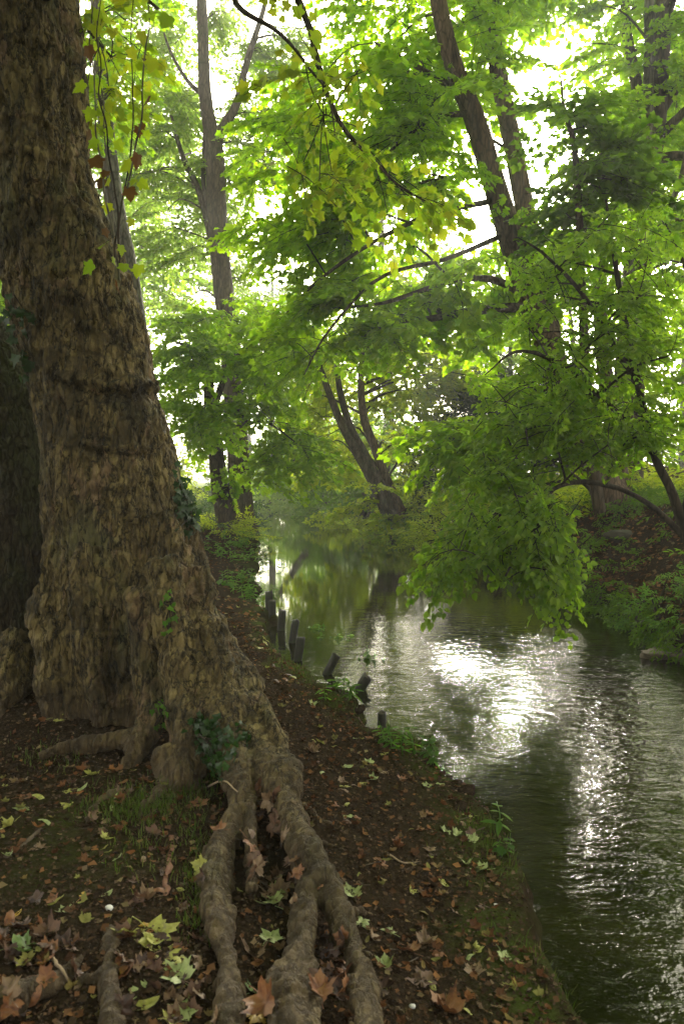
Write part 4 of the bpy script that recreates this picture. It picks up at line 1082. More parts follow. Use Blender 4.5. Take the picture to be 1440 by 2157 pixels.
for px, py, s, lb in ((231, 1918, .016, 'round white pebble among leaves left of the half-buried root'), (1043, 1911, .014, 'small white pebble on the bare path near the water'), (868, 2122, .01, 'tiny white chip on the path at the bottom of the picture')):
    q = ground_at(px, py); rock('white_pebble', q + (0, 0, s * .4), (s, s * .8, s * .7), lb, 'pebble', 'pebble', int(px), 0, 2)

lt = thing('fallen_log', at(1260, 995, 20), 'big fallen log with a pale cut end lying behind the twin-stemmed maple', 'log')
g = Geo(); S = spline(np.c_[at([1192, 1265, 1345, 1460], [972, 985, 1000, 1016], [20.5, 20.2, 19.8, 19.2]), [.3, .31, .3, .28]], 20)
(V, F), (V2, F2) = tube(S[:, :3], S[:, 3], 18, True, lambda t, th: 1 + .05 * np.cos(4 * th + 6 * t)); g.add(V, F); g.build('log_bark', [M['bark_brown']], lt)
g = Geo(); g.add(V2[:19], F2[:18], 0, False); g.build('cut_end', [M['cut_wood']], lt)

r = R_(78)
for k in range(16):
    y_ = r.uniform(2.2, 8.5); x_ = float(edge(EL, y_)) - r.uniform(-.02, .16); s_ = r.uniform(.018, .045)
    rock('bank_clod', (x_, y_, max(float(height(x_, y_)), WATER) - s_ * .1), (s_ * 1.5, s_, s_ * .7), 'small earthy lump crumbling from the lip of the path above the water', 'clod', 'soil', 30 + k, r.uniform(0, 3), 3, .35)['group'] = 'earthy lumps along the bank lip'

def surf(px, py):
    """First solid surface under a photo point: a root of the plane tree or the ground."""
    q = ground_at(px, py); nrm = np.array((0, 0, 1.0))
    h = np.array([height(q[0] + .03, q[1]) - height(q[0] - .03, q[1]), height(q[0], q[1] + .03) - height(q[0], q[1] - .03)]) / .06
    nrm = norm(np.array((-h[0], -h[1], 1.0)))
    if tree_bvh:
        dirv = Vector(q - EYE); L = dirv.length
        hit, hn, _, dist = tree_bvh.ray_cast(Vector(EYE), dirv.normalized(), L)
        if hit is not None: return np.array(hit), np.array(hn)
    return q, nrm
def stick(name, pts, r, label, cat, mkey, group=None, lift=.01):
    Q = np.array([surf(*p)[0] for p in pts]); Q[:, 2] += lift
    S = spline(Q, 14); S += fbm(S * 25, 33, 2)[:, None] * r * .5
    g = Geo(); add_tube(g, S, np.linspace(r, r * .5, 14), 7)
    return tag(g.build(name, [M[mkey]], None, Q.mean(0)), label, cat, group)
stick('fallen_stick', [(14, 1812), (50, 1785), (88, 1750)], .014, 'stout dark stick lying on the soil at the left edge', 'stick', 'dead_wood')
stick('bark_strip', [(364, 1762), (360, 1800), (352, 1850), (347, 1902)], .018, 'long reddish bark strip lying upright in the picture left of the middle root', 'bark strip', 'red_bark', lift=0)
stick('fallen_twig', [(112, 2026), (130, 2050), (147, 2078)], .006, 'pale thin twig beside the leaf drift at the bottom left', 'twig', 'cut_wood')
stick('fallen_twig', [(330, 2075), (372, 2098), (400, 2110)], .004, 'thin brown twig among the yellow-green leaves at the bottom', 'twig', 'dead_wood')
stick('fallen_twig', [(820, 1806), (850, 1822), (882, 1818)], .005, 'forked-looking pale twig on the path below the right root', 'twig', 'cut_wood')
stick('fallen_twig', [(440, 1660), (470, 1650), (500, 1672)], .006, 'straw-coloured twig caught between the centre roots', 'twig', 'cut_wood')
r = R_(77)
for k in range(9):
    px, py = r.uniform(760, 1080), r.uniform(1650, 2120); a = r.uniform(0, 3.1); l = r.uniform(18, 45)
    stick('fallen_twig', [(px, py), (px + math.cos(a) * l * .5, py + math.sin(a) * l * .3), (px + math.cos(a) * l, py + math.sin(a) * l * .5)], .003,
          'thin dry twig lying on the bare path between root and water', 'twig', 'dead_wood', 'dry twigs on the path')

# ------------------------------------------------------------------ fallen leaves
oval = [(0, 0), (.1, .1), (.17, .3), (.19, .5), (.15, .75), (.07, .92)]
oval = oval + [(0, 1.0)] + [(-x, y) for x, y in oval[:0:-1]]
def litter_shape(outline, curl, fold, seed, petiole=True):
    r = np.random.default_rng(seed)
    O = np.array(outline, float); c = np.array((0, .38)); k = len(O)
    rings = [c + (O - c) * s for s in (.35, .7, 1.0)]
    P = np.vstack([[c]] + rings)
    z = curl * ((P[:, 0] * 1.4) ** 2 + (P[:, 1] - .4) ** 2) + fold * np.abs(P[:, 0]) + .09 * vnoise(np.c_[P * 4.2, np.full(len(P), seed)], seed) + .05 * vnoise(np.c_[P * 9, np.full(len(P), seed)], seed + 3)
    V = np.c_[P[:, 0], P[:, 1] - .4, z]
    a = np.arange(k); b = (a + 1) % k
    T = [np.stack([0 * a, 1 + a, 1 + b], -1)]
    for q in (0, 1):
        o1, o2 = 1 + q * k, 1 + (q + 1) * k
        T += [np.stack([o1 + a, o2 + a, o2 + b], -1), np.stack([o1 + a, o2 + b, o1 + b], -1)]
    return V, np.vstack(T), petiole
SHAPES = {'plane0': litter_shape(full, .12, .02, 1), 'plane1': litter_shape(full, .35, .1, 2), 'plane2': litter_shape(full, -.35, .1, 3), 'plane3': litter_shape(full, .6, .35, 4),
          'oval0': litter_shape(oval, .3, .3, 5, False), 'oval1': litter_shape(oval, -.4, .2, 6, False)}
def dry(name, a, bcol, c2, rough=.55, tr=.15):
    m, nt, out = mat(name)
    n1 = noise(nt, coord(nt), 28, 4, .6); n2 = noise(nt, coord(nt), 90, 3, .6)
    col = ramp(nt, n1, [(.34, c2), (.46, a), (.66, bcol)])
    col = mixc(nt, .35, col, ramp(nt, n2, [(.35, (.4, .4, .4)), (.6, (1, 1, 1))]), 'MULTIPLY')
    p = nd(nt, 'ShaderNodeBsdfPrincipled', i_Roughness=rough); nt.links.new(col, p.inputs['Base Color'])
    t = nt.nodes.new('ShaderNodeBsdfTranslucent'); nt.links.new(col, t.inputs[0])
    mx = nt.nodes.new('ShaderNodeMixShader'); mx.inputs[0].default_value = tr
    nt.links.new(p.outputs[0], mx.inputs[1]); nt.links.new(t.outputs[0], mx.inputs[2]); nt.links.new(mx.outputs[0], out.inputs[0]); M[name] = m
dry('brown', (.10, .045, .022), (.15, .075, .04), (.04, .02, .013)); dry('orange', (.21, .08, .028), (.27, .125, .05), (.09, .035, .018)); dry('tan', (.19, .115, .062), (.27, .175, .10), (.10, .055, .03))
dry('darkbrown', (.055, .028, .018), (.1, .05, .03), (.03, .017, .012)); dry('yellow', (.55, .34, .035), (.62, .42, .06), (.3, .16, .03)); dry('yellowgreen', (.36, .36, .075), (.45, .44, .12), (.22, .2, .05))
dry('palegreen', (.3, .36, .13), (.42, .46, .2), (.18, .22, .07)); dry('green', (.1, .17, .04), (.17, .24, .06), (.06, .1, .03))
LM = {}
def leaf_mesh(shape, colour, size):
    key = (shape, colour, round(size, 2))
    if key not in LM:
        V, F, pet = SHAPES[shape]; g = Geo(); g.add(V * size, F, 0, True)
        if pet: add_tube(g, np.array([(0, -.4, .0), (.02, -.62, .03), (.08, -.85, .02)]) * size, np.array((.016, .012, .012)) * size, 4, 0, False)
        LM[key] = g.mesh('fallen_leaf', [M[colour]])
    return LM[key]
rl = R_(5)
nleaf = 0
def fallen(px, py, size, shape, colour, label, group='fallen leaves on the bank', tilt=.15, yaw=None):
    global nleaf
    q, nrm = surf(px, py)
    o = bpy.data.objects.new('fallen_leaf', leaf_mesh(shape, colour, size)); C.objects.link(o)
    nrm = norm(nrm + rl.normal(0, tilt, 3) * (1, 1, .3)); 
    if nrm[2] < .2: nrm = norm(nrm + (0, 0, .5))
    a = rl.uniform(0, 6.283) if yaw is None else yaw
    f = np.array((math.cos(a), math.sin(a), 0.0)); s = norm(np.cross(f, nrm)); f = np.cross(nrm, s)
    o.matrix_world = Matrix(((s[0], f[0], nrm[0], q[0]), (s[1], f[1], nrm[1], q[1]), (s[2], f[2], nrm[2], q[2] + .006 + .03 * size), (0, 0, 0, 1)))
    nleaf += 1
    return tag(o, label, 'leaf', group)
hand = [(325, 1985, .155, 'plane0', 'yellowgreen', 'large pale yellow plane leaf, biggest in the foreground cluster', -.9),
        (306, 1955, .06, 'oval0', 'yellow', 'small bright yellow leaf tucked on top of the large pale leaf', .3),
        (372, 2058, .10, 'plane1', 'palegreen', 'fresh light green lobed leaf right below the large pale leaf', 2.4),
        (310, 2092, .095, 'plane2', 'palegreen', 'light green lobed leaf at the bottom left of the foreground cluster', .9),
        (285, 2028, .10, 'plane2', 'tan', 'dull olive-tan leaf under the left side of the large pale leaf', 3.6),
        (345, 2020, .10, 'plane0', 'yellowgreen', 'second pale leaf peeking from under the large pale leaf', 5.0),
        (385, 2135, .085, 'plane0', 'palegreen', 'light green lobed leaf at the bottom between the two half-buried roots', 1.4),
        (160, 2138, .075, 'plane0', 'yellowgreen', 'pale yellow leaf at the bottom edge left of the half-buried root', 2.0),
        (55, 2003, .10, 'plane1', 'green', 'green leaf on top of the brown drift at the left edge', .4),
        (90, 2020, .10, 'plane1', 'orange', 'orange-brown curled leaf beside the green leaf in the left drift', 3.2),
        (28, 1938, .055, 'oval0', 'yellow', 'small golden leaf at the left edge above the brown drift', .8),
        (420, 1694, .085, 'plane0', 'orange', 'orange leaf lying in the grass left of the centre root', 1.9),
        (450, 1615, .09, 'plane0', 'orange', 'orange-brown leaf caught in the fork of the centre roots', .5),
        (460, 1750, .065, 'plane1', 'orange', 'bright orange leaf resting on the bend of the middle root', 2.8),
        (568, 1905, .10, 'plane1', 'palegreen', 'blue-green lobed leaf in the gully between the two big roots', 2.2),
        (588, 1876, .07, 'plane0', 'palegreen', 'pale green leaf above the blue-green leaf in the gully', .6),
        (572, 1977, .08, 'plane0', 'palegreen', 'pale green lobed leaf lower in the gully between the roots', 1.1),
        (535, 2012, .085, 'plane3', 'tan', 'curled tan leaf standing in the lower gully', 1.7),
        (538, 2040, .05, 'oval0', 'yellow', 'bright yellow scrap leaf below the curled tan leaf in the gully', 4.0),
        (540, 2145, .085, 'plane2', 'yellow', 'golden leaf at the bottom edge beside the mossy root', 3.0),
        (560, 2120, .1, 'plane3', 'orange', 'curled orange-tan leaf above the golden leaf at the bottom edge', 5.2),
        (537, 2093, .07, 'plane1', 'green', 'yellow-green leaf left of the mossy root', 1.0),
        (628, 1842, .06, 'plane0', 'orange', 'small orange leaf lying on top of the right-hand root', 4.6),
        (676, 1873, .04, 'oval0', 'orange', 'tiny orange leaf stuck on the flank of the right-hand root', 3.0),
        (738, 1885, .085, 'plane1', 'palegreen', 'cream and green leaf beside the right-hand root', 2.0),
        (760, 1948, .085, 'plane2', 'palegreen', 'light green leaf lower beside the right-hand root', 5.6),
        (806, 1820, .085, 'plane2', 'orange', 'orange-brown leaf alone on the bare path below the path bend', 1.2),
        (1010, 1836, .08, 'plane1', 'palegreen', 'whitish green leaf on the path near the water', 2.9),
        (858, 2005, .09, 'plane1', 'orange', 'left leaf of the orange pair on the lower path', 2.2),
        (898, 1990, .075, 'plane3', 'tan', 'middle folded leaf of the orange group on the lower path', .3),
        (922, 2010, .075, 'plane2', 'orange', 'right leaf of the orange group on the lower path', 4.4),
        (1000, 2050, .075, 'plane1', 'tan', 'tan leaf right below the orange group on the lower path', 1.0),
        (888, 2068, .10, 'plane0', 'brown', 'broad dull brown leaf on the lower path', 3.3),
        (910, 2082, .06, 'oval1', 'yellowgreen', 'pale sliver of leaf right of the broad brown leaf', 2.0),
        (936, 2130, .11, 'plane3', 'orange', 'big curled orange leaf at the bottom edge of the path', 2.5),
        (1105, 1838, .07, 'oval0', 'yellow', 'yellow leaf on the lip of the bank above the water', 5.6),
        (1130, 1845, .07, 'oval1', 'orange', 'rusty leaf beside the yellow leaf on the bank lip', 5.4),
        (890, 1882, .075, 'oval1', 'brown', 'narrow rusty leaf on the middle of the path', 5.1),
        (846, 1643, .06, 'plane1', 'orange', 'small orange leaf on the upper path near the water plants', 1.0),
        (893, 1655, .05, 'oval0', 'yellowgreen', 'small pale leaf near the bank edge on the upper path', .2),
        (706, 1697, .06, 'plane2', 'orange', 'small orange-brown leaf right of the long root', .2),
        (42, 1650, .085, 'plane1', 'tan', 'pinkish tan leaf at the left edge of the soil', 1.0), (60, 1683, .09, 'plane0', 'orange', 'orange leaf at the left below the pinkish tan leaf', .3),
        (195, 1634, .075, 'plane1', 'yellowgreen', 'pale yellow leaf in front of the hollow under the root', .9), (46, 1708, .075, 'plane0', 'palegreen', 'pale green leaf at the left edge', 2.2),
        (146, 1697, .075, 'plane2', 'yellowgreen', 'yellowish leaf on the soil left of the grass patch', 3.0), (130, 1515, .1, 'plane0', 'yellowgreen', 'yellow leaf at the dark foot of the plane trunk', .1),
        (215, 1820, .05, 'oval0', 'green', 'narrow green leaf above the pebble', 5.5), (222, 1893, .055, 'oval0', 'palegreen', 'narrow pale green leaf just above the white pebble', 1.0),
        (182, 1890, .055, 'plane2', 'yellow', 'golden yellow leaf left of the white pebble', 1.0), (110, 1898, .05, 'plane1', 'orange', 'small orange leaf on bare soil left of the golden leaf', 2.0),
        (306, 1898, .08, 'plane3', 'tan', 'curled tan leaf near the lower end of the bark strip', 3.6), (330, 1880, .07, 'oval1', 'orange', 'rusty narrow leaf near the bark strip', .3),
        (75, 1790, .075, 'plane0', 'tan', 'pale greyish leaf beside the stout dark stick', 3.0), (235, 1708, .045, 'oval0', 'palegreen', 'small oval green leaf on the grass patch', 1.8)]
for px, py, s, sh, c, lb, yaw in hand: fallen(px, py, s, sh, c, lb, yaw=yaw)
def scatter_leaves(poly, n, sizes, cols, where, group, tilt=.3):
    poly = np.array(poly, float); lo, hi = poly.min(0), poly.max(0); k = 0
    names = {'brown': 'brown', 'orange': 'orange', 'tan': 'tan', 'darkbrown': 'dark brown', 'yellow': 'yellow', 'yellowgreen': 'pale yellow-green', 'palegreen': 'pale green', 'green': 'green'}
    while k < n:
        P = rl.uniform(lo, hi, (1, 2))
        if not in_poly(P, poly)[0]: continue
        c = cols[rl.integers(len(cols))]; oval_ = rl.random() < .3
        sh = ('oval%d' % rl.integers(2)) if oval_ else ('plane%d' % rl.integers(4))
        fallen(P[0, 0], P[0, 1], round(rl.uniform(*sizes), 2), sh, c, ('narrow %s leaf %s' if oval_ else '%s lobed leaf %s') % (names[c], where), group + ', ' + ('narrow ' if oval_ else 'lobed ') + names[c], tilt); k += 1
B_ = ['brown', 'brown', 'darkbrown', 'orange', 'tan']
scatter_leaves([(0, 1940), (150, 1960), (190, 2060), (120, 2157), (0, 2157)], 30, (.055, .095), B_, 'in the drift at the bottom left corner', 'leaf drift, bottom left corner', .5)
scatter_leaves([(250, 1960), (450, 1985), (470, 2157), (250, 2157)], 38, (.05, .09), B_ + ['yellowgreen'], 'in the pile between half-buried root and middle root', 'leaf pile left of the middle root', .45)
scatter_leaves([(535, 1640), (580, 1680), (630, 1830), (620, 1960), (540, 1900), (520, 1760)], 34, (.06, .1), ['brown', 'orange', 'darkbrown', 'tan'], 'in the gully between the two big roots', 'leaves in the upper gully', .5)
scatter_leaves([(640, 1960), (720, 1960), (760, 2100), (660, 2100)], 20, (.06, .095), ['brown', 'darkbrown', 'orange'], 'in the hollow right of the mossy root', 'leaves right of the mossy root', .5)
scatter_leaves([(0, 1600), (250, 1650), (430, 1760), (430, 1930), (0, 1930)], 40, (.04, .075), B_ + ['yellowgreen', 'palegreen'], 'on the dark soil left of the roots', 'leaves on the soil left of the roots')
scatter_leaves([(600, 1460), (800, 1530), (960, 1660), (1060, 1800), (760, 1800), (660, 1620)], 48, (.035, .075), ['orange', 'tan', 'brown', 'yellowgreen', 'palegreen', 'tan'], 'on the sloping path beside the water', 'leaves on the middle path')
scatter_leaves([(760, 1800), (1080, 1800), (1240, 2157), (800, 2157)], 22, (.03, .07), ['brown', 'tan', 'yellowgreen', 'darkbrown', 'palegreen'], 'on the bare lower path', 'leaves on the lower path')
scatter_leaves([(470, 1230), (540, 1300), (600, 1400), (680, 1450), (580, 1450)], 13, (.06, .1), ['orange', 'tan', 'yellowgreen', 'brown'], 'on the path beyond the plane tree', 'leaves on the far path')

def flakes(name, X, Y, size, mats, label_kind, rng, tilt=.45, shape=DIAM, lift=.006):
    Z = height(X, Y); n = len(X); a = rng.uniform(0, 6.283, n)
    e = .04
    nx_ = -(height(X + e, Y) - height(X - e, Y)) / (2 * e); ny_ = -(height(X, Y + e) - height(X, Y - e)) / (2 * e)
    up = np.stack([nx_, ny_, np.ones(n)], -1) + rng.normal(0, tilt, (n, 3)) * (1, 1, .2)
    f = np.stack([np.cos(a), np.sin(a), rng.normal(0, .2, n)], -1)
    g = Geo(); V, F = place_leaves(shape, np.stack([X, Y, Z + lift], -1), f, up, size); g.add(V, F, 0, False)
    return tag(g.build(name, mats), kind=label_kind)
def crumb(name, cols):
    m, nt, out = mat(name); geo = nt.nodes.new('ShaderNodeNewGeometry')
    p = nd(nt, 'ShaderNodeBsdfPrincipled', i_Roughness=.75); p.inputs['Specular IOR Level'].default_value = .0
    nt.links.new(ramp(nt, geo.outputs['Random Per Island'], [(k / (len(cols) - 1), c) for k, c in enumerate(cols)]), p.inputs['Base Color'])
    nt.links.new(p.outputs[0], out.inputs[0]); M[name] = m
crumb('mulch', [(.02, .014, .010), (.042, .028, .019), (.062, .040, .026), (.03, .021, .015), (.095, .058, .034), (.05, .034, .022), (.03, .02, .014), (.15, .105, .068), (.04, .028, .019)])
crumb('litter_mix', [(.05, .026, .015), (.14, .07, .035), (.06, .03, .018), (.24, .12, .05), (.09, .05, .03), (.2, .16, .08), (.05, .03, .018), (.12, .06, .03)])
r = R_(21)
y = 1.7 + 7.5 * r.uniform(0, 1, 90000) ** 1.7; x = r.uniform(-2.6, 1.3, 90000); k = (d_left(x, y) > .1) & (np.abs(x) < .46 * y + .2); x, y = x[k], y[k]
sz = r.uniform(.004, .017, len(x)) * (1 + y * .05) * np.where(r.random(len(x)) < .08, 1.9, 1)
flakes('leaf_mulch', x, y, sz, [M['mulch']], 'stuff', r, .6)
y = 1.9 + 22 * r.uniform(0, 1, 8200) ** 1.9; x = edge(EL, y) - 4.5 * r.uniform(0, 1, 8200) ** 1.3; k = d_left(x, y) > .15; x, y = x[k], y[k]
flakes('leaf_litter', x, y, r.uniform(.014, .045, len(x)) * np.where(y > 8, 2.0, 1), [M['litter_mix']], 'stuff', r, .4)
crumb('leaf_mix', [(.05, .026, .015), (.16, .07, .03), (.07, .035, .02), (.24, .11, .04), (.12, .07, .04), (.2, .14, .07), (.06, .035, .02), (.22, .22, .07), (.14, .07, .035), (.05, .03, .018), (.09, .04, .02), (.11, .055, .03)])
y = 1.95 + 8.5 * r.uniform(0, 1, 2300) ** 1.5; x = edge(EL, y) - .12 - 3.2 * r.uniform(0, 1, 2300) ** 1.1
k = (d_left(x, y) > .12) & (np.abs(x) < .45 * y + .1) & ~((np.abs(x + 1.2) < .55) & (y > 4.5) & (y < 6)); x, y = x[k], y[k]
Zc, Fc = litter_shape(full, .5, .2, 9)[:2]; Zo, Fo = litter_shape(oval, .5, .4, 8)[:2]; h_ = len(x) // 2
flakes('small_leaf_litter', x[:h_], y[:h_], r.uniform(.02, .05, h_), [M['leaf_mix']], 'stuff', r, .35, (Zc, Fc), .01)
flakes('narrow_leaf_litter', x[h_:], y[h_:], r.uniform(.02, .05, len(x) - h_), [M['leaf_mix']], 'stuff', r, .35, (Zo, Fo), .01)
y = r.uniform(6, 20, 34000); x = edge(ER, y) + 5 * r.uniform(0, 1, 34000); k = d_right(x, y) > .12; x, y = x[k], y[k]
flakes('bank_leaf_litter', x, y, r.uniform(.04, .10, len(x)), [M['litter_mix']], 'stuff', r, .45)

# ------------------------------------------------------------------ grass, undergrowth, herbs
def blades(name, X, Y, h, mkey, rng, w=.05, lean=.5):
    n = len(X); Z = height(X, Y); a = rng.uniform(0, 6.283, n); hh = h * rng.uniform(.5, 1.2, n)
    d = np.stack([np.cos(a), np.sin(a), 0 * a], -1); s = np.stack([-np.sin(a), np.cos(a), 0 * a], -1) * (hh * w)[:, None]
    b = np.stack([X, Y, Z - .005], -1); ln = rng.uniform(.1, 1, n)[:, None] * lean
    md_ = b + d * (hh * .35)[:, None] * ln + np.c_[0 * a, 0 * a, hh * .6]; tp = b + d * (hh * .9)[:, None] * ln + np.c_[0 * a, 0 * a, hh]
    V = np.stack([b - s, b + s, md_ - s * .7, md_ + s * .7, tp], 1).reshape(-1, 3)
    F4 = np.array([(0, 1, 3, 2)])[None] + (np.arange(n) * 5)[:, None, None]; F3 = np.array([(2, 3, 4)])[None] + (np.arange(n) * 5)[:, None, None]
    g = Geo(); g.v.append(V); g.n = len(V); g.f.append((F4.reshape(-1, 4), 0, False)); g.f.append((F3.reshape(-1, 3), 0, False))
    return tag(g.build(name, [M[mkey]]), kind='stuff')
def scatter_px(rng, blobs):
    X, Y = [], []
    for px, py, rx, ry, n in blobs:
        P = np.c_[rng.normal(px, rx, n), rng.normal(py, ry, n)]
        for a, b_ in P[:200]:
            q = ground_at(a, b_); m_ = max(1, n // 200); X += list(q[0] + rng.normal(0, .03, m_)); Y += list(q[1] + rng.normal(0, .03, m_))
    return np.array(X), np.array(Y)
r = R_(31)
X, Y = scatter_px(r, [(270, 1705, 55, 20, 700), (350, 1690, 40, 20, 400), (300, 1780, 40, 40, 260), (415, 1830, 14, 60, 500), (100, 1600, 40, 20, 300), (420, 1660, 25, 16, 300), (640, 1405, 26, 8, 200), (830, 1545, 22, 10, 300), (890, 1585, 22, 12, 300), (1000, 1670, 26, 22, 240), (430, 1930, 14, 30, 300)])
t_ = r.uniform(2.0, 9.0, 2600); X = np.r_[X, edge(EL, t_) - np.abs(r.normal(.08, .10, 2600))]; Y = np.r_[Y, t_]
k = (d_left(X, Y) > .02) & ((vnoise(np.stack([X * 2.5, Y * 2.5, 0 * X], -1), 19) > -.05) | (X < -.2)); X, Y = X[k], Y[k]
blades('grass', X, Y, .045, 'grass', r, .05, 1.2)
y = 15 + 45 * r.uniform(0, 1, 26000) ** 1.5; x = edge(EL, y) - .9 - 14 * r.uniform(0, 1, 26000)
k = d_left(x, y) > (1.0 + 1.5 * np.exp(-((y - 15) / 5) ** 2)); x, y = x[k], y[k]
blades('meadow_grass', x, y, .22, 'grass', r, .08, .8)
y = 15.5 + 22 * r.uniform(0, 1, 2600) ** 1.4; x = edge(ER, y) + .35 + 9 * r.uniform(0, 1, 2600); k = d_right(x, y) > .4; x, y = x[k], y[k]
g = Geo(); n = len(x); a = r.uniform(0, 6.283, n)
put_sprays(g, 'herb', np.stack([x, y, height(x, y) + r.uniform(.05, .45, n)], -1), np.stack([np.cos(a), np.sin(a), r.normal(.5, .4, n)], -1), r, (.9, 1.8), .5)
tag(g.build('undergrowth', [M['bright'], M['twig']]), kind='stuff')
y = r.uniform(8, 17.5, 1900); x = edge(ER, y) + .05 + 4.5 * r.uniform(0, 1, 1900) ** .8; k = (vnoise(np.stack([x * 1.1, y * 1.1, 0 * x], -1), 9) > -.1); x, y = x[k], y[k]
g = Geo(); n = len(x); a = r.uniform(0, 6.283, n)
put_sprays(g, 'herb', np.stack([x, y, height(x, y) + r.uniform(.02, .2, n)], -1), np.stack([np.cos(a), np.sin(a), r.normal(.2, .3, n)], -1), r, (.7, 1.2), .5)
y = r.uniform(8, 20, 260); x = edge(ER, y) + r.uniform(-.02, .35, 260); n = 260
put_sprays(g, 'herb', np.stack([x, y, np.maximum(height(x, y), WATER + .15) + r.uniform(.0, .08, n)], -1), np.stack([-np.ones(n) * .7, r.normal(-.3, .5, n), r.normal(-.5, .3, n)], -1), r, (.7, 1.3), .5)
tag(g.build('bank_ground_cover', [M['maple_dark'], M['twig']]), kind='stuff')

def herb(px, py, h, ns, label, seed, spread=.1, leafs=.05, mkey='herb', group=None):
    r = R_(seed); q = ground_at(px, py); o = thing('nettle_plant', q, label, 'plant', group)
    gs, gl = Geo(), Geo(); pos, fw, up, sz = [], [], [], []
    for k in range(ns):
        b = np.array((q[0] + r.normal(0, spread), q[1] + r.normal(0, spread), 0)); b[2] = max(height(b[0], b[1]), WATER - .1) - .01
        hh = h * r.uniform(.6, 1.15); a = r.uniform(0, 6.283); ln = r.uniform(.1, .5) * hh
        tip = b + (math.cos(a) * ln + .25 * ln, math.sin(a) * ln, hh)
        S = limb_curve(b, tip, .08, 10, r); gs = Geo(); add_tube(gs, S, np.linspace(.0035, .0015, 10), 4, 0, False); gs.build('stem', [M[mkey]], o)
        m_ = max(3, int(hh / (leafs * .75)))
        for j in range(m_):
            t = .25 + .75 * j / m_; p = S[int(t * 9)]; a2 = j * 1.57 + r.normal(0, .3)
            for s in (0, math.pi):
                pos.append(p); fw.append((math.cos(a2 + s), math.sin(a2 + s), r.normal(-.1, .3))); up.append((r.normal(0, .25), r.normal(0, .25), 1)); sz.append(leafs * r.uniform(.8, 1.5) * (1.2 - .5 * t))
    g = gl; V, F = place_leaves(LIME if seed % 2 else LANCE, np.array(pos), np.array(fw), np.array(up), np.array(sz) * (1 if seed % 2 else 1.5)); gl.add(V, F, 0, False)
    gl.build('foliage', [M[mkey]], o); return o
for k, (px, py, h, ns, lb, sp, lf) in enumerate([
    (664, 1412, .18, 9, 'low nettle clump on the bank lip behind the tilted post', .10, .05), (690, 1440, .18, 11, 'thick nettle clump at the foot of the tilted post', .12, .055),
    (728, 1468, .17, 7, 'small nettle clump between the tilted post and the lone stump', .10, .05), (775, 1500, .22, 7, 'sparse nettles on the bank beside the nearest stump', .09, .045),
    (855, 1572, .16, 8, 'low leafy plant on the bank edge above the bright glare', .09, .04), (905, 1600, .14, 8, 'low leafy plant at the corner of the bank by the glare', .08, .04),
    (1052, 1765, .26, 1, 'single tall willowherb stem on the bank edge', .03, .045), (1065, 1800, .10, 2, 'short willowherb shoot below the tall stem', .05, .04), (1010, 1690, .10, 6, 'tiny leafy plant on the mossy bank edge', .08, .03),
    (505, 1225, .26, 14, 'leafy plants on the bank edge just behind the farthest posts', .28, .07), (512, 1180, .32, 18, 'pale nettles on the left bank below the forked tree', .4, .08),
    (490, 1150, .3, 14, 'pale grey-green nettles on the inner side of the left bank path', .4, .08), (525, 1260, .25, 10, 'low plants on the bank lip by the white glare upstream', .2, .05),
    (480, 1240, .12, 5, 'broad pale dock leaves lying beside the far path', .12, .1), (355, 1310, .0, 0, '', 0, 0)]):
    if ns: herb(px, py, h, ns, lb, 600 + k, sp, lf)

# ------------------------------------------------------------------ ivy and climbers on the plane tree
def climber(name, label, blobs, lsize, mkey, seed, cat='ivy'):
    r = R_(seed); pos, fw, up = [], [], []; hitpts = []
    for px, py, rx, ry, n in blobs:
        for _ in range(n):
            tgt = at(r.normal(px, rx), r.normal(py, ry), 5.0); dv = Vector(tgt - EYE).normalized()
            hit, hn, _, dist = tree_bvh.ray_cast(Vector(EYE), dv, 8) if tree_bvh else (None,) * 4
            if hit is None: continue
            h = np.array(hit); nn = np.array(hn); off = r.uniform(.01, .05)
            pos.append(h + nn * off); up.append(nn + r.normal(0, .45, 3)); fw.append(np.array((r.normal(0, .6), r.normal(0, .4), -1))); hitpts.append(h + nn * .006)
    o = thing(name, np.mean(pos, 0), label, cat)
    g = Geo(); V, F = place_leaves(IVY, np.array(pos), np.array(fw), np.array(up), r.uniform(.6, 1.2, len(pos)) * lsize); g.add(V, F, 0, False); g.build('foliage', [M[mkey]], o)
    H_ = np.array(hitpts); H_ = H_[np.argsort(H_[:, 2])]; 
    for k in range(3):
        g = Geo(); idx = np.sort(r.choice(len(H_), min(6, len(H_)), False)); add_tube(g, spline(H_[idx], 20), .004, 5, 0, False)
        g.build('stem', [M['twig']], o)
    return o
climber('ivy_plant', 'dark ivy growing in the cleft between the roots at the foot of the plane', [(448, 1560, 22, 26, 120), (418, 1525, 10, 12, 22), (515, 1548, 10, 10, 16), (470, 1600, 12, 18, 20)], .05, 'ivy', 91)
climber('ivy_plant', 'dark ivy clinging to the right edge of the plane trunk at eye height', [(388, 1030, 9, 40, 130), (400, 1080, 6, 24, 50)], .06, 'ivy', 92)
climber('ivy_plant', 'thin ivy shoot on the front of the plane trunk', [(352, 1290, 10, 34, 12)], .05, 'herb', 93)
climber('ivy_plant', 'few ivy leaves on the front buttress above the grass', [(338, 1490, 12, 8, 10), (345, 1520, 8, 6, 6)], .04, 'herb', 94)
climber('ivy_plant', 'black-green ivy on the dark second trunk at the left edge', [(40, 720, 14, 40, 40)], .08, 'ivy', 95)

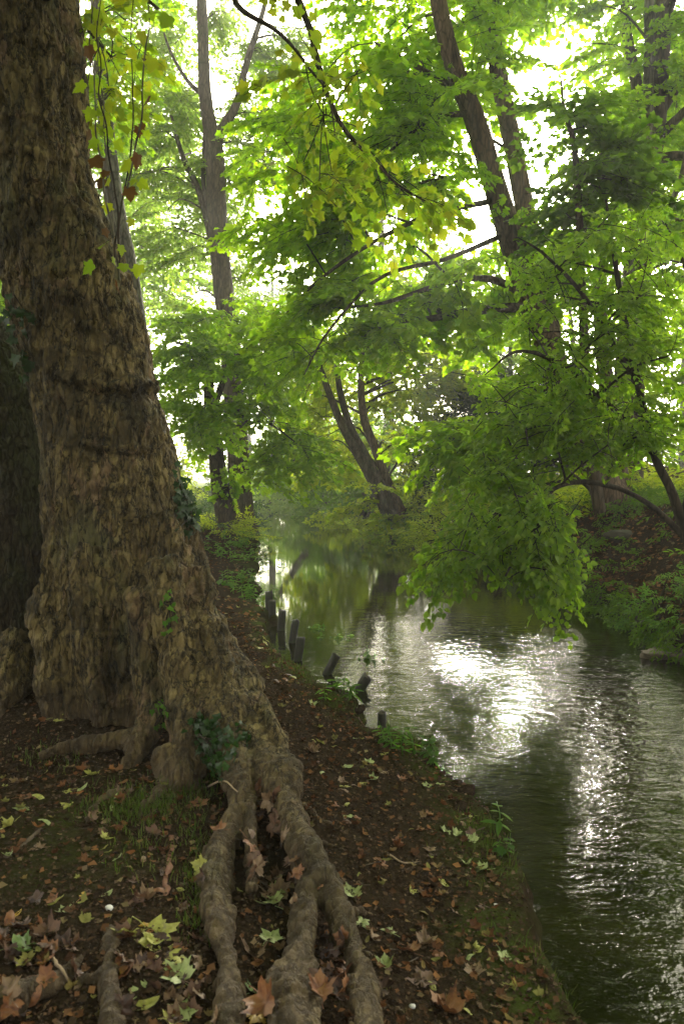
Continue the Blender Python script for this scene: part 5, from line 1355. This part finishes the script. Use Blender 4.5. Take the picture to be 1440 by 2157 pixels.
vt = thing('climbing_vine', at(250, 580, 4.9), 'leafy vine with thin bare stems hanging beside the upper right edge of the plane trunk', 'vine')
r = R_(96)
vines = [[(250, 590), (243, 500), (226, 330), (214, 150), (207, -40)], [(247, 560), (258, 430), (272, 290), (278, 150), (282, -40)], [(240, 500), (206, 320), (190, 190), (197, 40), (200, -40)],
         [(246, 540), (236, 400), (212, 260), (206, 100), (214, -40)], [(262, 400), (292, 250), (316, 60), (318, -40)]]
VS = []
for k, w in enumerate(vines):
    a = np.array(w, float); P = spline(at(a[:, 0], a[:, 1], 4.75 - .12 * k), 40); P += fbm(P * 3, 200 + k, 2)[:, None] * .02
    g = Geo(); add_tube(g, P, np.linspace(.006, .0025, 40), 6); g.build('stem', [M['twig' if k % 2 else 'bark_grey']], vt); VS.append(P)
VS = np.concatenate(VS)
def vleaves(mkey, n, size, zr):
    sel = VS[(VS[:, 2] > zr[0]) & (VS[:, 2] < zr[1])]
    P = sel[r.integers(0, len(sel), n)] + r.normal(0, .05, (n, 3)); g = Geo()
    V, F = place_leaves(PLANE, P, np.stack([r.normal(0, .6, n), r.normal(0, .6, n), -np.ones(n)], -1), r.normal(0, 1, (n, 3)) + (0, -.6, .4), r.uniform(.6, 1.2, n) * size); g.add(V, F, 0, False)
    g.build('foliage', [M[mkey]], vt)
vleaves('plane', 34, .085, (2.6, 4.6)); vleaves('dead', 13, .085, (2.6, 3.9))
# ------------------------------------------------------------------ the morning haze
g = Geo()
lo, hi_ = np.array((-160, -60, -2.5)), np.array((160, 240, 34.0))
V = np.array([[(lo, hi_)[i][0], (lo, hi_)[j][1], (lo, hi_)[k][2]] for i in (0, 1) for j in (0, 1) for k in (0, 1)])
g.add(V, [(0, 1, 3, 2), (4, 6, 7, 5), (0, 4, 5, 1), (2, 3, 7, 6), (0, 2, 6, 4), (1, 5, 7, 3)], smooth=False)
m, nt, out = mat('haze_air')
pv = nt.nodes.new('ShaderNodeVolumePrincipled')
pv.inputs['Color'].default_value = (0.97, 0.98, 0.95, 1)
pv.inputs['Density'].default_value = 0.0021
pv.inputs['Anisotropy'].default_value = 0.4
nt.links.new(pv.outputs[0], out.inputs['Volume'])
haze = g.build('haze', [m]); tag(haze, kind='stuff')
